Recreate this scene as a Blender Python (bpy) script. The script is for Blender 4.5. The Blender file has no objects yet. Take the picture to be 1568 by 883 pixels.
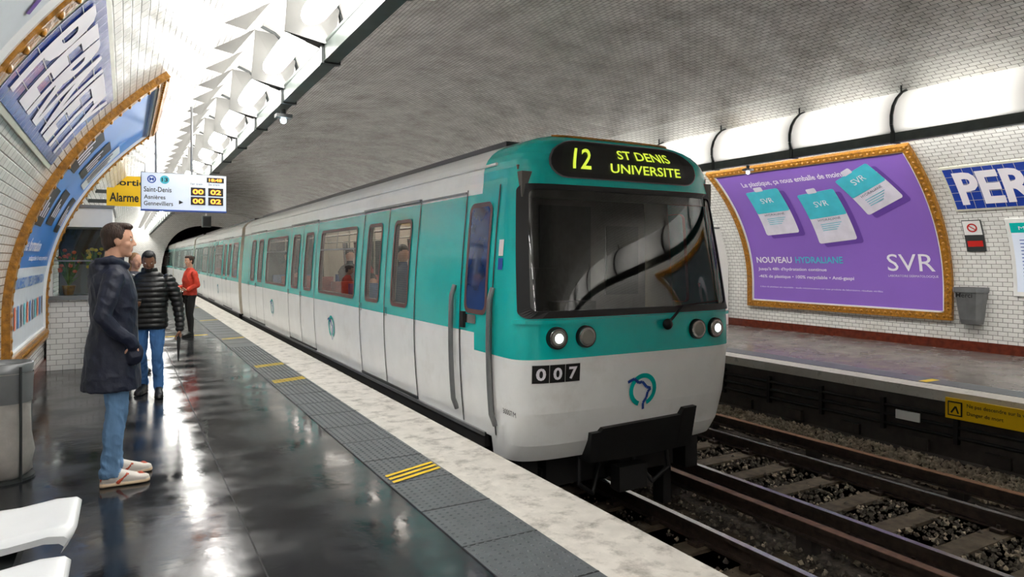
import bpy, math, random
import numpy as np
from mathutils import Vector, Matrix, noise
from mathutils.bvhtree import BVHTree
import bmesh
random.seed(7)
sc = bpy.context.scene
C = bpy.context

# ------------------------------------------------------------------ materials
def S(r, g, b):
    f = lambda c: (c/255/12.92) if c/255 <= 0.04045 else ((c/255+0.055)/1.055)**2.4
    return (f(r), f(g), f(b))

def M(name, col, rough=.5, metal=0, var=.12, scale=6, bump=0, bscale=40, emit=0, coat=0, rvar=0, alpha=1, trans=0, stretch=None, dirt=None, dscale=2, dthr=(.55,.75)):
    m = bpy.data.materials.new(name); m.use_nodes = True
    nt = m.node_tree; N = nt.nodes; L = nt.links
    b = N['Principled BSDF']
    tc = N.new('ShaderNodeTexCoord')
    mp = N.new('ShaderNodeMapping'); L.new(tc.outputs['Object'], mp.inputs[0])
    if stretch: mp.inputs['Scale'].default_value = stretch
    no = N.new('ShaderNodeTexNoise'); no.inputs['Scale'].default_value = scale; no.inputs['Detail'].default_value = 5
    L.new(mp.outputs[0], no.inputs['Vector'])
    cr = N.new('ShaderNodeValToRGB')
    cr.color_ramp.elements[0].position = .3; cr.color_ramp.elements[1].position = .7
    cr.color_ramp.elements[0].color = (*[c*(1-var) for c in col], 1)
    cr.color_ramp.elements[1].color = (*[min(1, c*(1+var)) for c in col], 1)
    L.new(no.outputs['Fac'], cr.inputs[0])
    colout = cr.outputs[0]
    if dirt:
        n2 = N.new('ShaderNodeTexNoise'); n2.inputs['Scale'].default_value = dscale; n2.inputs['Detail'].default_value = 8
        n2.inputs['Roughness'].default_value = .7
        L.new(mp.outputs[0], n2.inputs['Vector'])
        r2 = N.new('ShaderNodeMapRange'); r2.inputs[1].default_value = dthr[0]; r2.inputs[2].default_value = dthr[1]
        L.new(n2.outputs['Fac'], r2.inputs[0])
        mx = N.new('ShaderNodeMixRGB'); L.new(r2.outputs[0], mx.inputs[0]); L.new(colout, mx.inputs[1]); mx.inputs[2].default_value = (*dirt, 1)
        colout = mx.outputs[0]
    L.new(colout, b.inputs['Base Color'])
    b.inputs['Roughness'].default_value = rough; b.inputs['Metallic'].default_value = metal
    if rvar:
        r = N.new('ShaderNodeMapRange'); r.inputs[1].default_value=.35; r.inputs[2].default_value=.65
        r.inputs[3].default_value = max(0, rough-rvar); r.inputs[4].default_value = rough+rvar
        n3 = N.new('ShaderNodeTexNoise'); n3.inputs['Scale'].default_value = 2.2; n3.inputs['Detail'].default_value = 6
        L.new(mp.outputs[0], n3.inputs['Vector']); L.new(n3.outputs['Fac'], r.inputs[0]); L.new(r.outputs[0], b.inputs['Roughness'])
    if bump:
        n4 = N.new('ShaderNodeTexNoise'); n4.inputs['Scale'].default_value = bscale; n4.inputs['Detail'].default_value = 3
        L.new(mp.outputs[0], n4.inputs['Vector'])
        bp = N.new('ShaderNodeBump'); bp.inputs['Strength'].default_value = bump; bp.inputs['Distance'].default_value = .01
        L.new(n4.outputs['Fac'], bp.inputs['Height']); L.new(bp.outputs[0], b.inputs['Normal'])
    if emit:
        b.inputs['Emission Color'].default_value = (*col, 1); b.inputs['Emission Strength'].default_value = emit
    if coat:
        b.inputs['Coat Weight'].default_value = coat; b.inputs['Coat Roughness'].default_value = .08
    if trans: b.inputs['Transmission Weight'].default_value = trans
    if alpha < 1: b.inputs['Alpha'].default_value = alpha
    return m

def pane(name, tint, ior=1.5, rough=.02):
    m = bpy.data.materials.new(name); m.use_nodes=True; nt=m.node_tree; N=nt.nodes; L=nt.links; N.clear()
    o=N.new('ShaderNodeOutputMaterial'); mx=N.new('ShaderNodeMixShader'); fr=N.new('ShaderNodeFresnel'); fr.inputs[0].default_value=ior
    t=N.new('ShaderNodeBsdfTransparent'); t.inputs[0].default_value=(*tint,1); g=N.new('ShaderNodeBsdfGlossy'); g.inputs['Roughness'].default_value=rough
    L.new(fr.outputs[0],mx.inputs[0]); L.new(t.outputs[0],mx.inputs[1]); L.new(g.outputs[0],mx.inputs[2]); L.new(mx.outputs[0],o.inputs[0]); return m
def translucent(name, col, fac):
    m = bpy.data.materials.new(name); m.use_nodes=True; nt=m.node_tree; N=nt.nodes; L=nt.links; N.clear()
    o=N.new('ShaderNodeOutputMaterial'); mx=N.new('ShaderNodeMixShader'); mx.inputs[0].default_value=fac
    d=N.new('ShaderNodeBsdfDiffuse'); d.inputs[0].default_value=(*col,1); t=N.new('ShaderNodeBsdfTranslucent'); t.inputs[0].default_value=(*col,1)
    L.new(d.outputs[0],mx.inputs[1]); L.new(t.outputs[0],mx.inputs[2]); L.new(mx.outputs[0],o.inputs[0]); return m

def tile_mat(name, c1, c2, mortar, use_uv=True, rough=.18, bw=.15, bh=.075, dirt=None, dthr=(.5,.8), bump=.6, ms=.005, dscale=.8):
    m = bpy.data.materials.new(name); m.use_nodes = True
    nt = m.node_tree; N = nt.nodes; L = nt.links; b = N['Principled BSDF']
    tc = N.new('ShaderNodeTexCoord')
    if use_uv: vec = tc.outputs['UV']
    else:
        sp = N.new('ShaderNodeSeparateXYZ'); L.new(tc.outputs['Object'], sp.inputs[0])
        ad = N.new('ShaderNodeMath'); L.new(sp.outputs[0], ad.inputs[0]); L.new(sp.outputs[1], ad.inputs[1])
        cb = N.new('ShaderNodeCombineXYZ'); L.new(ad.outputs[0], cb.inputs[0]); L.new(sp.outputs[2], cb.inputs[1]); vec = cb.outputs[0]
    br = N.new('ShaderNodeTexBrick'); L.new(vec, br.inputs['Vector'])
    br.inputs['Scale'].default_value = 1; br.inputs['Brick Width'].default_value = bw; br.inputs['Row Height'].default_value = bh
    br.inputs['Mortar Size'].default_value = ms; br.inputs['Mortar Smooth'].default_value = .6
    br.inputs['Color1'].default_value = (*c1, 1); br.inputs['Color2'].default_value = (*c2, 1); br.inputs['Mortar'].default_value = (*mortar, 1)
    out = br.outputs['Color']
    if dirt:
        n2 = N.new('ShaderNodeTexNoise'); n2.inputs['Scale'].default_value = dscale; n2.inputs['Detail'].default_value = 9; n2.inputs['Roughness'].default_value = .72
        L.new(tc.outputs['Object'], n2.inputs['Vector'])
        r2 = N.new('ShaderNodeMapRange'); r2.inputs[1].default_value = dthr[0]; r2.inputs[2].default_value = dthr[1]
        L.new(n2.outputs['Fac'], r2.inputs[0])
        mx = N.new('ShaderNodeMixRGB'); mx.blend_type='MULTIPLY'; L.new(r2.outputs[0], mx.inputs[0]); L.new(out, mx.inputs[1]); mx.inputs[2].default_value = (*dirt, 1)
        out = mx.outputs[0]
    L.new(out, b.inputs['Base Color']); b.inputs['Roughness'].default_value = rough
    n3 = N.new('ShaderNodeTexNoise'); n3.inputs['Scale'].default_value = 9; L.new(vec, n3.inputs['Vector'])
    nm = N.new('ShaderNodeMath'); nm.operation='MULTIPLY'; L.new(n3.outputs['Fac'], nm.inputs[0]); nm.inputs[1].default_value=.6
    ma = N.new('ShaderNodeMath'); ma.operation = 'MULTIPLY_ADD'; L.new(br.outputs['Fac'], ma.inputs[0]); ma.inputs[1].default_value = -1
    L.new(nm.outputs[0], ma.inputs[2])
    bp = N.new('ShaderNodeBump'); bp.inputs['Strength'].default_value = bump; bp.inputs['Distance'].default_value = .008
    L.new(ma.outputs[0], bp.inputs['Height']); L.new(bp.outputs[0], b.inputs['Normal'])
    return m

m_wall = tile_mat('white_wall_tile', (.82,.81,.78), (.74,.73,.70), (.26,.25,.23), dirt=(.66,.60,.52), dthr=(.54,.82), ms=.007)
m_ceil = tile_mat('ceiling_tile', (.80,.78,.75), (.68,.66,.64), (.22,.21,.20), rough=.26, dirt=(.52,.48,.45), dthr=(.42,.70), bump=1.0, ms=.008, dscale=1.3)
m_ktile = tile_mat('kiosk_tile', (.80,.79,.76), (.74,.73,.7), (.35,.34,.32), use_uv=False)
m_floor = M('asphalt_floor', S(32,34,38), .15, var=.25, scale=3, bump=.14, bscale=7, rvar=.09, dirt=S(24,25,28), dscale=1.4)
m_floorR = M('platform_reflection_grey', S(104,98,94), .24, var=.12, scale=3, bump=.08, bscale=14, rvar=.08)  # same dark floor as the left; far reflections put in as lighter grey
m_wstrip = M('worn_white_paint', S(205,200,192), .6, var=.1, scale=9, bump=.3, bscale=30, dirt=S(125,120,112), dscale=5, dthr=(.5,.72))
m_tact = M('tactile_rubber', S(88,92,95), .42, var=.15, scale=7, bump=.1)
m_seam = M('dark_seam', S(30,30,32), .7)
m_yel = M('yellow_paint', S(225,190,20), .55, dirt=S(120,110,60), dscale=9)
m_conc = M('sooty_concrete', S(56,50,46), .85, var=.35, scale=7, bump=.5, bscale=20)
m_tunnel = M('tunnel_black', S(10,10,10), .9)  # even near-black for both tunnel bores and their end caps
m_nose = M('white_nosing', S(190,186,178), .6, dirt=S(110,104,98), dscale=6)
m_red = M('red_brown_plinth_tile', S(98,38,22), .25, var=.3, scale=12)
m_brown = M('honey_glazed_frame', S(160,108,30), .3, var=.4, scale=22, bump=1, bscale=28, dirt=S(96,58,16), dscale=14)
m_teal = M('train_teal_paint', S(0,186,180), .25, var=.04, scale=3, coat=.3)
m_twhite = M('train_white_paint', S(247,248,247), .3, var=.03, scale=4, coat=.3, dirt=S(222,219,213), dscale=1.6, dthr=(.55,.9))
m_troof = M('train_roof_grey', S(48,46,52), .45, var=.15)
m_rub = M('black_rubber', S(14,14,15), .5)
m_glass = pane('windscreen_glass', (.52,.56,.56), 1.85)
m_sglass = pane('side_window_glass', (.80,.78,.76))
m_bglass = M('cab_door_glass', S(26,54,104), .05, var=.5, scale=3, coat=.5)
m_wframe = M('window_frame_brown', S(96,66,64), .4)
m_lining = M('saloon_lining_cream', S(214,206,190), .5, var=.04)
m_seatfab = M('saloon_seat_fabric', S(150,70,60), .8, var=.3, scale=12)
m_seatfab2 = M('saloon_seat_blue', S(50,80,130), .8, var=.3, scale=12)
m_pole = M('saloon_pole_steel', S(180,180,170), .25, metal=.9)
m_sfloor = M('saloon_floor', S(96,90,84), .5)
m_slight = M('saloon_light', (1,.95,.86), .5, var=0, emit=4)
m_cabin = M('cab_interior_grey', S(100,98,92), .6, var=.15)
m_cabin2 = M('cab_desk_dark', S(52,52,53), .5, var=.2)
m_dark = M('underframe_black', S(18,17,17), .7, var=.3)
m_grey = M('grey_metal', S(128,130,132), .38, metal=.5)
m_dgrey = M('dark_grey_metal', S(62,66,66), .45, metal=.3)
m_chrome = M('chrome', S(200,200,200), .15, metal=1)
m_head = M('headlamp_lit', (.9,.95,1), .2, var=0, emit=6)
m_headoff = M('headlamp_glass', S(120,120,112), .1, coat=1)
m_led = M('led_yellow_green', (.62,.78,.06), .5, var=0, emit=.6)
m_ledbg = M('led_board', S(24,28,24), .3, coat=.3)
m_blk = M('matte_black', S(16,16,16), .5)
m_wht = M('white_enamel', S(232,232,230), .3, var=.03)
m_lblue = M('logo_blue', S(28,70,160), .4)
m_rail = M('polished_rail', S(180,178,180), .25, metal=.7, var=.15)
m_rust = M('rusty_steel', S(66,54,46), .6, metal=.2, var=.35, scale=14, bump=.4)
m_rust2 = M('conductor_rail_rust', S(128,92,66), .5, metal=.3, var=.3, scale=14, bump=.3)
m_sleep = M('oily_sleeper', S(92,80,64), .8, var=.4, scale=9, bump=.6)
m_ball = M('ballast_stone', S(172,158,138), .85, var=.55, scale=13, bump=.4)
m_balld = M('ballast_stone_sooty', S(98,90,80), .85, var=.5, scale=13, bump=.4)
m_ballg = M('ballast_ground', S(76,68,60), .95, var=.5, scale=22, bump=1, bscale=60)
m_tube = M('lamp_diffuser_lit', (1,.975,.93), .4, var=0, emit=21)
m_refl = M('lamp_bracket_grey', S(112,112,110), .4, var=.06, scale=2)
m_shade = translucent('lamp_shade_translucent', (.58,.575,.56), .38)
m_cond = M('conduit_green_grey', S(74,82,78), .45, var=.2)
m_green = M('green_led', (.05,.9,.2), .4, var=0, emit=3)
m_emerg = M('emergency_lamp', (.7,.9,1), .4, var=0, emit=5)
m_purple = M('poster_purple', S(140,102,194), .35, var=.05, scale=.6)
m_purd = M('poster_purple_shade', S(104,68,160), .4, var=.05)
m_ptext = M('poster_white_ink', S(240,236,244), .4, var=.02)
m_tealink = M('poster_teal_ink', S(70,190,208), .4, var=.08, scale=5)
m_pouchw = M('pouch_white', S(222,218,230), .35, var=.08, scale=5)
m_blue = M('poster_blue', S(58,132,214), .3, var=.08, scale=.7)
m_ppw = M('poster_pale', S(214,222,230), .35, var=.04)
m_ppink = M('poster_grey_ink', S(90,90,110), .4)
m_navy = M('station_name_enamel', S(22,60,160), .2, var=.12, scale=9, coat=.4)
m_gbord = M('name_sign_border', S(205,205,190), .3)
m_info = M('info_white', S(214,224,240), .3, var=.02, emit=0)
m_info.node_tree.nodes['Principled BSDF'].inputs['Emission Color'].default_value = (.8,.88,1,1)
m_info.node_tree.nodes['Principled BSDF'].inputs['Emission Strength'].default_value = .1
m_iblue = M('info_blue', S(40,80,170), .4)
m_orange = M('led_orange', (1,.3,.03), .4, var=0, emit=1.6)
m_ysign = M('alarm_yellow', S(236,190,10), .35, var=.03)
m_seat = M('white_moulded_plastic', S(226,228,230), .28, var=.02)
m_bag = M('bin_bag_translucent', S(186,182,176), .35, var=.15, scale=9, bump=.8, bscale=14, alpha=.85)
m_clear = pane('kiosk_glass', (.9,.94,.93))
m_leaf = M('leaf_green', S(84,128,58), .5, var=.4, scale=14)
m_flower = M('flower_yellow', S(245,212,60), .5)
m_flower2 = M('flower_orange', S(230,110,70), .5)
m_kio_in = M('kiosk_interior', S(60,64,66), .6, var=.4, scale=6)
m_prohib = M('prohibition_red', S(200,40,35), .4)

# ------------------------------------------------------------------ mesh builder
def rrect(u0,u1,v0,v1,r,q=1,k=5,n=8):
    P=[]
    for (cu,cv,a0) in ((u1-r*q,v0+r,-90),(u1-r*q,v1-r,0),(u0+r*q,v1-r,90),(u0+r*q,v0+r,180)):
        for i in range(k+1):
            a=math.radians(a0+90*i/k); P.append((cu+r*q*math.cos(a),cv+r*math.sin(a)))
        nxt={-90:(u1,v1-r),0:(u0+r*q,v1),90:(u0,v0+r),180:(u1-r*q,v0)}[a0]; p=P[-1]
        for i in range(1,n): P.append((p[0]+(nxt[0]-p[0])*i/n, p[1]+(nxt[1]-p[1])*i/n))
    return P
class MB:
    def __init__(s): s.v=[]; s.f=[]; s.m=[]; s.s=[]; s.mats=[]; s.uv=None
    def mi(s, mat):
        if mat not in s.mats: s.mats.append(mat)
        return s.mats.index(mat)
    def add(s, verts, faces, mat, smooth=False):
        o=len(s.v); s.v.extend([tuple(p) for p in verts]); i=s.mi(mat)
        for f in faces: s.f.append(tuple(o+k for k in f)); s.m.append(i); s.s.append(smooth)
    def grid(s, rows, mat, smooth=True, close=False):
        nr=len(rows); nc=len(rows[0]); vs=[p for r in rows for p in r]; fs=[]
        for i in range(nr-1):
            for j in range(nc-1 if not close else nc):
                k=(j+1)%nc
                fs.append((i*nc+j, i*nc+k, (i+1)*nc+k, (i+1)*nc+j))
        s.add(vs, fs, mat, smooth)
    def loft(s, rings, mat, smooth=True, caps=True):
        s.grid(rings, mat, smooth, close=True)
        n=len(rings[0]); 
        if caps:
            s.add(rings[0], [tuple(reversed(range(n)))], mat); s.add(rings[-1], [tuple(range(n))], mat)
    def box(s, x0,x1,y0,y1,z0,z1, mat):
        v=[(x0,y0,z0),(x1,y0,z0),(x1,y1,z0),(x0,y1,z0),(x0,y0,z1),(x1,y0,z1),(x1,y1,z1),(x0,y1,z1)]
        s.add(v, [(0,3,2,1),(4,5,6,7),(0,1,5,4),(1,2,6,5),(2,3,7,6),(3,0,4,7)], mat)
    def cyl(s, p0, p1, r0, r1=None, mat=None, n=16, caps=True, smooth=True):
        r1 = r0 if r1 is None else r1
        p0=Vector(p0); p1=Vector(p1); d=(p1-p0).normalized()
        a=d.orthogonal().normalized(); b=d.cross(a)
        R=[[p+ (a*math.cos(2*math.pi*i/n)+b*math.sin(2*math.pi*i/n))*r for i in range(n)] for p,r in ((p0,r0),(p1,r1))]
        s.loft(R, mat, smooth, caps)
    def tube(s, pts, r, mat, n=8):
        for a,b in zip(pts[:-1], pts[1:]): s.cyl(a,b,r,r,mat,n); 
        for p in pts[1:-1]: s.ell(p,(r,r,r),mat,8,6)
    def ell(s, c, r, mat, n=16, m=10, rot=None):
        c=Vector(c); rows=[]
        for i in range(1,m):
            t=math.pi*i/m; row=[]
            for j in range(n):
                a=2*math.pi*j/n
                p=Vector((r[0]*math.sin(t)*math.cos(a), r[1]*math.sin(t)*math.sin(a), -r[2]*math.cos(t)))
                if rot: p=rot@p
                row.append(c+p)
            rows.append(row)
        s.grid(rows, mat, True, True)
        for z,row,rev in ((-1,rows[0],True),(1,rows[-1],False)):
            p=Vector((0,0,z*r[2])); 
            if rot: p=rot@p
            vs=[c+p]+row
            s.add(vs, [((0,1+(k+1)%n,1+k) if rev else (0,1+k,1+(k+1)%n)) for k in range(n)], mat, True)
    def panel(s, mp, u0,u1,v0,v1, off, mat, r=0, nu=1, nv=1, smooth=True, ru=None):
        vs=[]
        if r>0:
            k=5
            vs+= [(v0+r-r*math.cos(i/k*math.pi/2), r-r*math.sin(i/k*math.pi/2)) for i in range(k+1)]
            if nv>1: vs+= [(v0+r+(v1-v0-2*r)*i/nv,0) for i in range(1,nv)]
            vs+= [(v1-r+r*math.sin(i/k*math.pi/2), r-r*math.cos(i/k*math.pi/2)) for i in range(k+1)]
        else: vs=[(v0+(v1-v0)*i/nv,0) for i in range(nv+1)]
        q=1 if ru is None else ru
        rows=[[mp(u0+ins*q+(u1-u0-2*ins*q)*j/nu, v, off) for j in range(nu+1)] for v,ins in vs]
        s.grid(rows, mat, smooth)
    def ring(s, mp, O, I, off, offi, mat, n=8):
        a=rrect(*O,n=n); c=rrect(*I,n=n)
        s.grid([[mp(u,v,off) for u,v in a],[mp(u,v,off) for u,v in c],[mp(u,v,offi) for u,v in c]],mat,False,True)
    def slab(s, mp, u0,u1,v0,v1, o0,o1, mat, nu=1, nv=1):
        U=[u0+(u1-u0)*j/nu for j in range(nu+1)]; V=[v0+(v1-v0)*i/nv for i in range(nv+1)]
        s.grid([[mp(u,v,o1) for u in U] for v in V], mat, False)
        s.grid([[mp(u,v0,o0) for u in U],[mp(u,v0,o1) for u in U]], mat, False)
        s.grid([[mp(u,v1,o1) for u in U],[mp(u,v1,o0) for u in U]], mat, False)
        s.grid([[mp(u0,v,o0),mp(u0,v,o1)] for v in V], mat, False)
        s.grid([[mp(u1,v,o1),mp(u1,v,o0)] for v in V], mat, False)
    def text(s, txt, mp, u, v, w, h, off, mat, bold=0, shear=0, sub=.06):
        cu=bpy.data.curves.new('t','FONT'); cu.body=txt; cu.offset=bold; cu.resolution_u=3; cu.shear=shear
        ob=bpy.data.objects.new('t',cu); C.collection.objects.link(ob); C.view_layer.update()
        me=bpy.data.meshes.new_from_object(ob.evaluated_get(C.evaluated_depsgraph_get()))
        co=np.array([x.co[:] for x in me.vertices]); 
        mn=co.min(0); mx=co.max(0); sx=w/(mx[0]-mn[0]) if w else h/(mx[1]-mn[1]); sy=h/(mx[1]-mn[1]) if h else sx
        bm=bmesh.new(); bm.from_mesh(me)
        for x in bm.verts: x.co=((x.co.x-mn[0])*sx,(x.co.y-mn[1])*sy,0)
        bmesh.ops.triangulate(bm,faces=bm.faces)
        if (h or 1)>sub:
            for _ in range(4):
                ed=[e for e in bm.edges if e.calc_length()>sub]
                if not ed: break
                bmesh.ops.subdivide_edges(bm,edges=ed,cuts=1); bmesh.ops.triangulate(bm,faces=[f for f in bm.faces if len(f.verts)>3])
        bm.verts.index_update()
        vs=[mp(u+x.co.x, v+x.co.y, off) for x in bm.verts]
        fs=[tuple(x.index for x in f.verts) for f in bm.faces]
        bm.free()
        s.add(vs, fs, mat)
        bpy.data.objects.remove(ob); bpy.data.meshes.remove(me); bpy.data.curves.remove(cu)
    def ringmark(s, mp, u,v, r0,r1, off, mat, su=1, n=32, a0=0, a1=2*math.pi):
        R=[]
        for rr in (r0,r1): R.append([mp(u+su*rr*math.cos(a0+(a1-a0)*i/n), v+rr*math.sin(a0+(a1-a0)*i/n), off) for i in range(n+1)])
        s.grid(list(reversed(R)), mat, False)
    def line(s, mp, pts, w, off, mat, su=1):
        for (a,b),(c,d) in zip(pts[:-1],pts[1:]):
            L=math.hypot((c-a)/su,d-b); nx=-(d-b)/L*w/2*su; ny=(c-a)/su/L*w/2
            n=max(1,int(abs(d-b)/.08))
            R=[[mp(a+(c-a)*i/n+q*nx,b+(d-b)*i/n+q*ny,off) for i in range(n+1)] for q in (-1,1)]
            s.grid(R,mat,False)
    def obj(s, name, parent=None, bevel=0):
        me=bpy.data.meshes.new(name); me.from_pydata(s.v,[],s.f)
        for m in s.mats: me.materials.append(m)
        me.polygons.foreach_set('material_index', s.m); me.polygons.foreach_set('use_smooth', s.s); me.update()
        ob=bpy.data.objects.new(name,me); C.collection.objects.link(ob)
        if parent: ob.parent=parent
        if bevel:
            b=ob.modifiers.new('b','BEVEL'); b.width=bevel; b.segments=2; b.limit_method='ANGLE'
        return ob

def empty(name, loc=(0,0,0)):
    e=bpy.data.objects.new(name,None); C.collection.objects.link(e); e.location=loc; e.empty_display_size=.2; return e

# ------------------------------------------------------------------ dimensions
CX=5.85; A=6.85; ZC=1.0; B=4.2
XL=CX-A; XR=CX+A
YN, YF = -14.0, 58.0
EL, ER = 2.6, 8.6
ph=np.linspace(0,math.pi/2,600)
ex=-A*np.cos(ph); ez=ZC+B*np.sin(ph)
arc=np.concatenate([[0],np.cumsum(np.hypot(np.diff(ex),np.diff(ez)))])+ZC
def V(z): return z if z<=ZC else float(np.interp(z, ez, arc))
def wallpt(v):
    if v<=ZC: return -A, v, 1.0, 0.0
    p=float(np.interp(v, arc, ph)); x=-A*math.cos(p); z=ZC+B*math.sin(p)
    nx=B*math.cos(p); nz=-A*math.sin(p); l=math.hypot(nx,nz); return x,z,nx/l,nz/l
def mapL(u,v,off=0):
    x,z,nx,nz=wallpt(v); return (CX+x+nx*off, u, z+nz*off)
def mapR(u,v,off=0):
    x,z,nx,nz=wallpt(v); return (CX-x-nx*off, -u, z+nz*off)
def ztop(x): return ZC+B*math.sqrt(max(0,1-((x-CX)/A)**2))

def strip(name, mp, u0,u1,v0,v1,nu,nv,mat):
    U=np.linspace(u0,u1,nu+1); W=np.linspace(v0,v1,nv+1)
    b=MB(); b.grid([[mp(u,v,0) for u in U] for v in W], mat, True)
    ob=b.obj(name); uvl=ob.data.uv_layers.new(name='UVMap')
    flat=[(u,v) for v in W for u in U]
    for lp in ob.data.loops: uvl.data[lp.index].uv=flat[lp.vertex_index]
    return ob
ZSPLIT=V(4.42)
strip('wall_left', mapL, YN,YF, -1.2, ZSPLIT, 24, 60, m_wall)
strip('wall_right', mapR, -YF,-YN, -1.2, ZSPLIT, 24, 60, m_wall)
def mapC(u,v,off=0):
    if v<=arc[-1]: return mapL(u,v,off)
    x,z,nx,nz=wallpt(2*arc[-1]-v); return (CX-x-nx*off,u,z+nz*off)
strip('ceiling', mapC, YN,YF, ZSPLIT, 2*arc[-1]-ZSPLIT, 24, 60, m_ceil)

def endwall(name, y, yd, flip):
    n=60; outer=[];inner=[]
    tot=2*arc[-1]
    for i in range(n+1):
        t=i/n; p=mapC(y, max(0,min(tot,t*tot)),0); outer.append((p[0],y,p[2]))
        a=math.pi*t
        q=3.25; x=CX-.25-q*math.copysign(abs(math.cos(a))**.8,math.cos(a)); z=-1.05+ (5.15)*abs(math.sin(a))**.62
        inner.append((x,y,z))
    outer[0]=(XL,y,-1.1); outer[-1]=(XR,y,-1.1)
    b=MB(); b.grid([outer,inner] if flip else [inner,outer], m_wall, False)
    b.grid([inner,[(p[0],yd,p[2]) for p in inner]], m_tunnel, True)
    b.add([(p[0],yd,p[2]) for p in inner],[tuple(range(n+1))],m_tunnel)
    ob=b.obj(name)
    uvl=ob.data.uv_layers.new(name='UVMap')
    for lp in ob.data.loops:
        co=ob.data.vertices[lp.vertex_index].co; uvl.data[lp.index].uv=(co.x,co.z)
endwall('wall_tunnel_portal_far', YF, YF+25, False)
endwall('wall_tunnel_portal_near', YN, YN-12, True)

# ------------------------------------------------------------------ floors
b=MB(); b.box(XL,EL,YN,YF,-1.15,0,m_floor); b.box(EL-.001,EL+.012,YN,YF,-1.15,-.16,m_conc); b.obj('floor_platform_left')
b=MB(); b.box(ER,XR,YN,YF,-1.15,0,m_floorR)
b.obj('floor_platform_right')
b=MB(); b.box(EL,ER,YN-10,YF+20,-1.3,-1.12,m_ballg); b.obj('floor_track_bed')

b=MB(); b.box(EL-.50,EL+.03,YN,YF,-.14,.006,m_wstrip); b.obj('platform_edge_white_strip')
b=MB(); x0,x1=1.62,2.10
b.box(x0,x1,YN,YF,-.01,.008,m_tact)
y=YN
while y<YF:
    b.box(x0,x1,y,y+.012,.0,.0095,m_seam); y+=.6
yy=0.4
while yy<13:
    for k in range(9):
        cx=x0+.03+k*.0525; r=.013
        ring=[(cx+r*math.cos(a),yy+r*math.sin(a),.008) for a in [i*math.pi/3 for i in range(6)]]
        top=[(cx+r*.55*math.cos(a),yy+r*.55*math.sin(a),.0135) for a in [i*math.pi/3 for i in range(6)]]
        b.loft([ring,top],m_tact,False)
    yy+=.0525
for yc in (4.78,9.2,10.6,14.5,19,24):
    for k in range(3):
        o=-.08+k*.075
        b.add([(x0+.03,yc+o-.10,.0145),(x1-.02,yc+o+.06,.0145),(x1-.02,yc+o+.10,.0145),(x0+.03,yc+o-.06,.0145)],[(0,1,2,3)],m_yel)
b.obj('tactile_paving_strip')
b=MB(); b.box(ER-.04,ER+.30,YN,YF,-.12,.006,m_nose); b.box(ER+.32,ER+.72,YN,YF,-.01,.007,m_tact)
for yc in (5.0,9,13): b.box(ER+.35,ER+.65,yc,yc+.1,.0,.01,m_yel)
b.obj('platform_edge_nosing')
b=MB(); b.box(.4,1.5,15.5,15.6,-.002,.003,m_yel); b.box(.62,.628,YN,YF,-.002,.001,m_seam)
b.obj('floor_marking')

b=MB()
b.box(ER-.02,ER-.001,YN,YF,-.78,-.13,m_conc)
for z in (-.28,-.40,-.52): b.cyl((ER-.05,YN,z),(ER-.05,YF,z),.022,None,m_blk,8)
y=YN+.4
while y<YF:
    b.box(ER-.08,ER-.02,y,y+.05,-.6,-.2,m_dark); b.box(ER-.07,ER-.02,y+.35,y+.62,-.76,-.62,m_conc); y+=.9
b.obj('trackside_cable_tray')
b=MB(); b.box(ER-.115,ER-.09,3.55,4.52,-.29,-.05,m_ysign)
def mF(x): return lambda u,v,off: (x-off,-u,v)
b.text('Ne pas descendre sur la voie', mF(ER-.115),-4.28,-.145,.66,.055,.003,m_blk,.01)
b.text('Danger de mort', mF(ER-.115),-4.28,-.235,.38,.055,.003,m_blk,.01)
b.box(ER-.12,ER-.115,4.33,4.49,-.255,-.085,m_blk); b.box(ER-.123,ER-.119,4.345,4.475,-.24,-.10,m_ysign)
b.line(mF(ER-.124),[(-4.45,-.22),(-4.40,-.14),(-4.37,-.22)],.02,0,m_blk)
b.obj('track_warning_sign')
b=MB(); b.box(ER-.12,ER-.1,4.82,5.12,-.42,-.31,m_wht); b.obj('track_marker_plate')

# ------------------------------------------------------------------ track
RZ=-.93
def rail(b,x,mat_top=m_rail,mat=m_rust,z=RZ,h=.15,w=.07,y0=YN-8,y1=YF+15):
    b.box(x-.065,x+.065,y0,y1,z-h,z-h+.02,mat); b.box(x-.012,x+.012,y0,y1,z-h+.02,z-.04,mat); b.box(x-w/2,x+w/2,y0,y1,z-.04,z-.004,mat)
    b.box(x-w/2+.004,x+w/2-.004,y0,y1,z-.004,z,mat_top)
b=MB()
for x in (3.32,4.76,6.12,7.56): rail(b,x)
b.obj('running_rails')
b=MB(); 
for x in (5.42,7.93):
    rail(b,x,m_rust2,m_rust,z=-.80,h=.14,w=.10)
    y=YN
    while y<YF: b.box(x-.07,x+.07,y,y+.16,-1.08,-.94,m_conc); y+=1.8
b.obj('conductor_rails')
b=MB(); y=YN
while y<YF:
    for x0_,x1_ in ((2.9,5.2),(5.7,8.1)):
        b.box(x0_,x1_,y,y+.22,-1.16,-1.085,m_sleep)
    for x in (3.32,4.76,6.12,7.56):
        for s_ in (-.11,.11): b.box(x+s_-.05,x+s_+.05,y+.05,y+.17,-1.085,-1.05,m_rust); b.cyl((x+s_,y+.11,-1.06),(x+s_,y+.11,-1.015),.018,None,m_rust,6)
    y+=.62
b.obj('track_sleepers')
def bz(x): return float(np.interp(x,[2.6,2.9,5.1,5.35,5.6,5.75,7.7,8.1,8.6],[-1.02,-1.10,-1.10,-1.06,-1.06,-1.10,-1.10,-.96,-.80]))
b=MB(); X=np.linspace(EL,ER-.025,31); b.grid([[(x,y,bz(x)-.02) for x in X] for y in np.linspace(YN,YF,3)], m_ballg, True)
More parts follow.
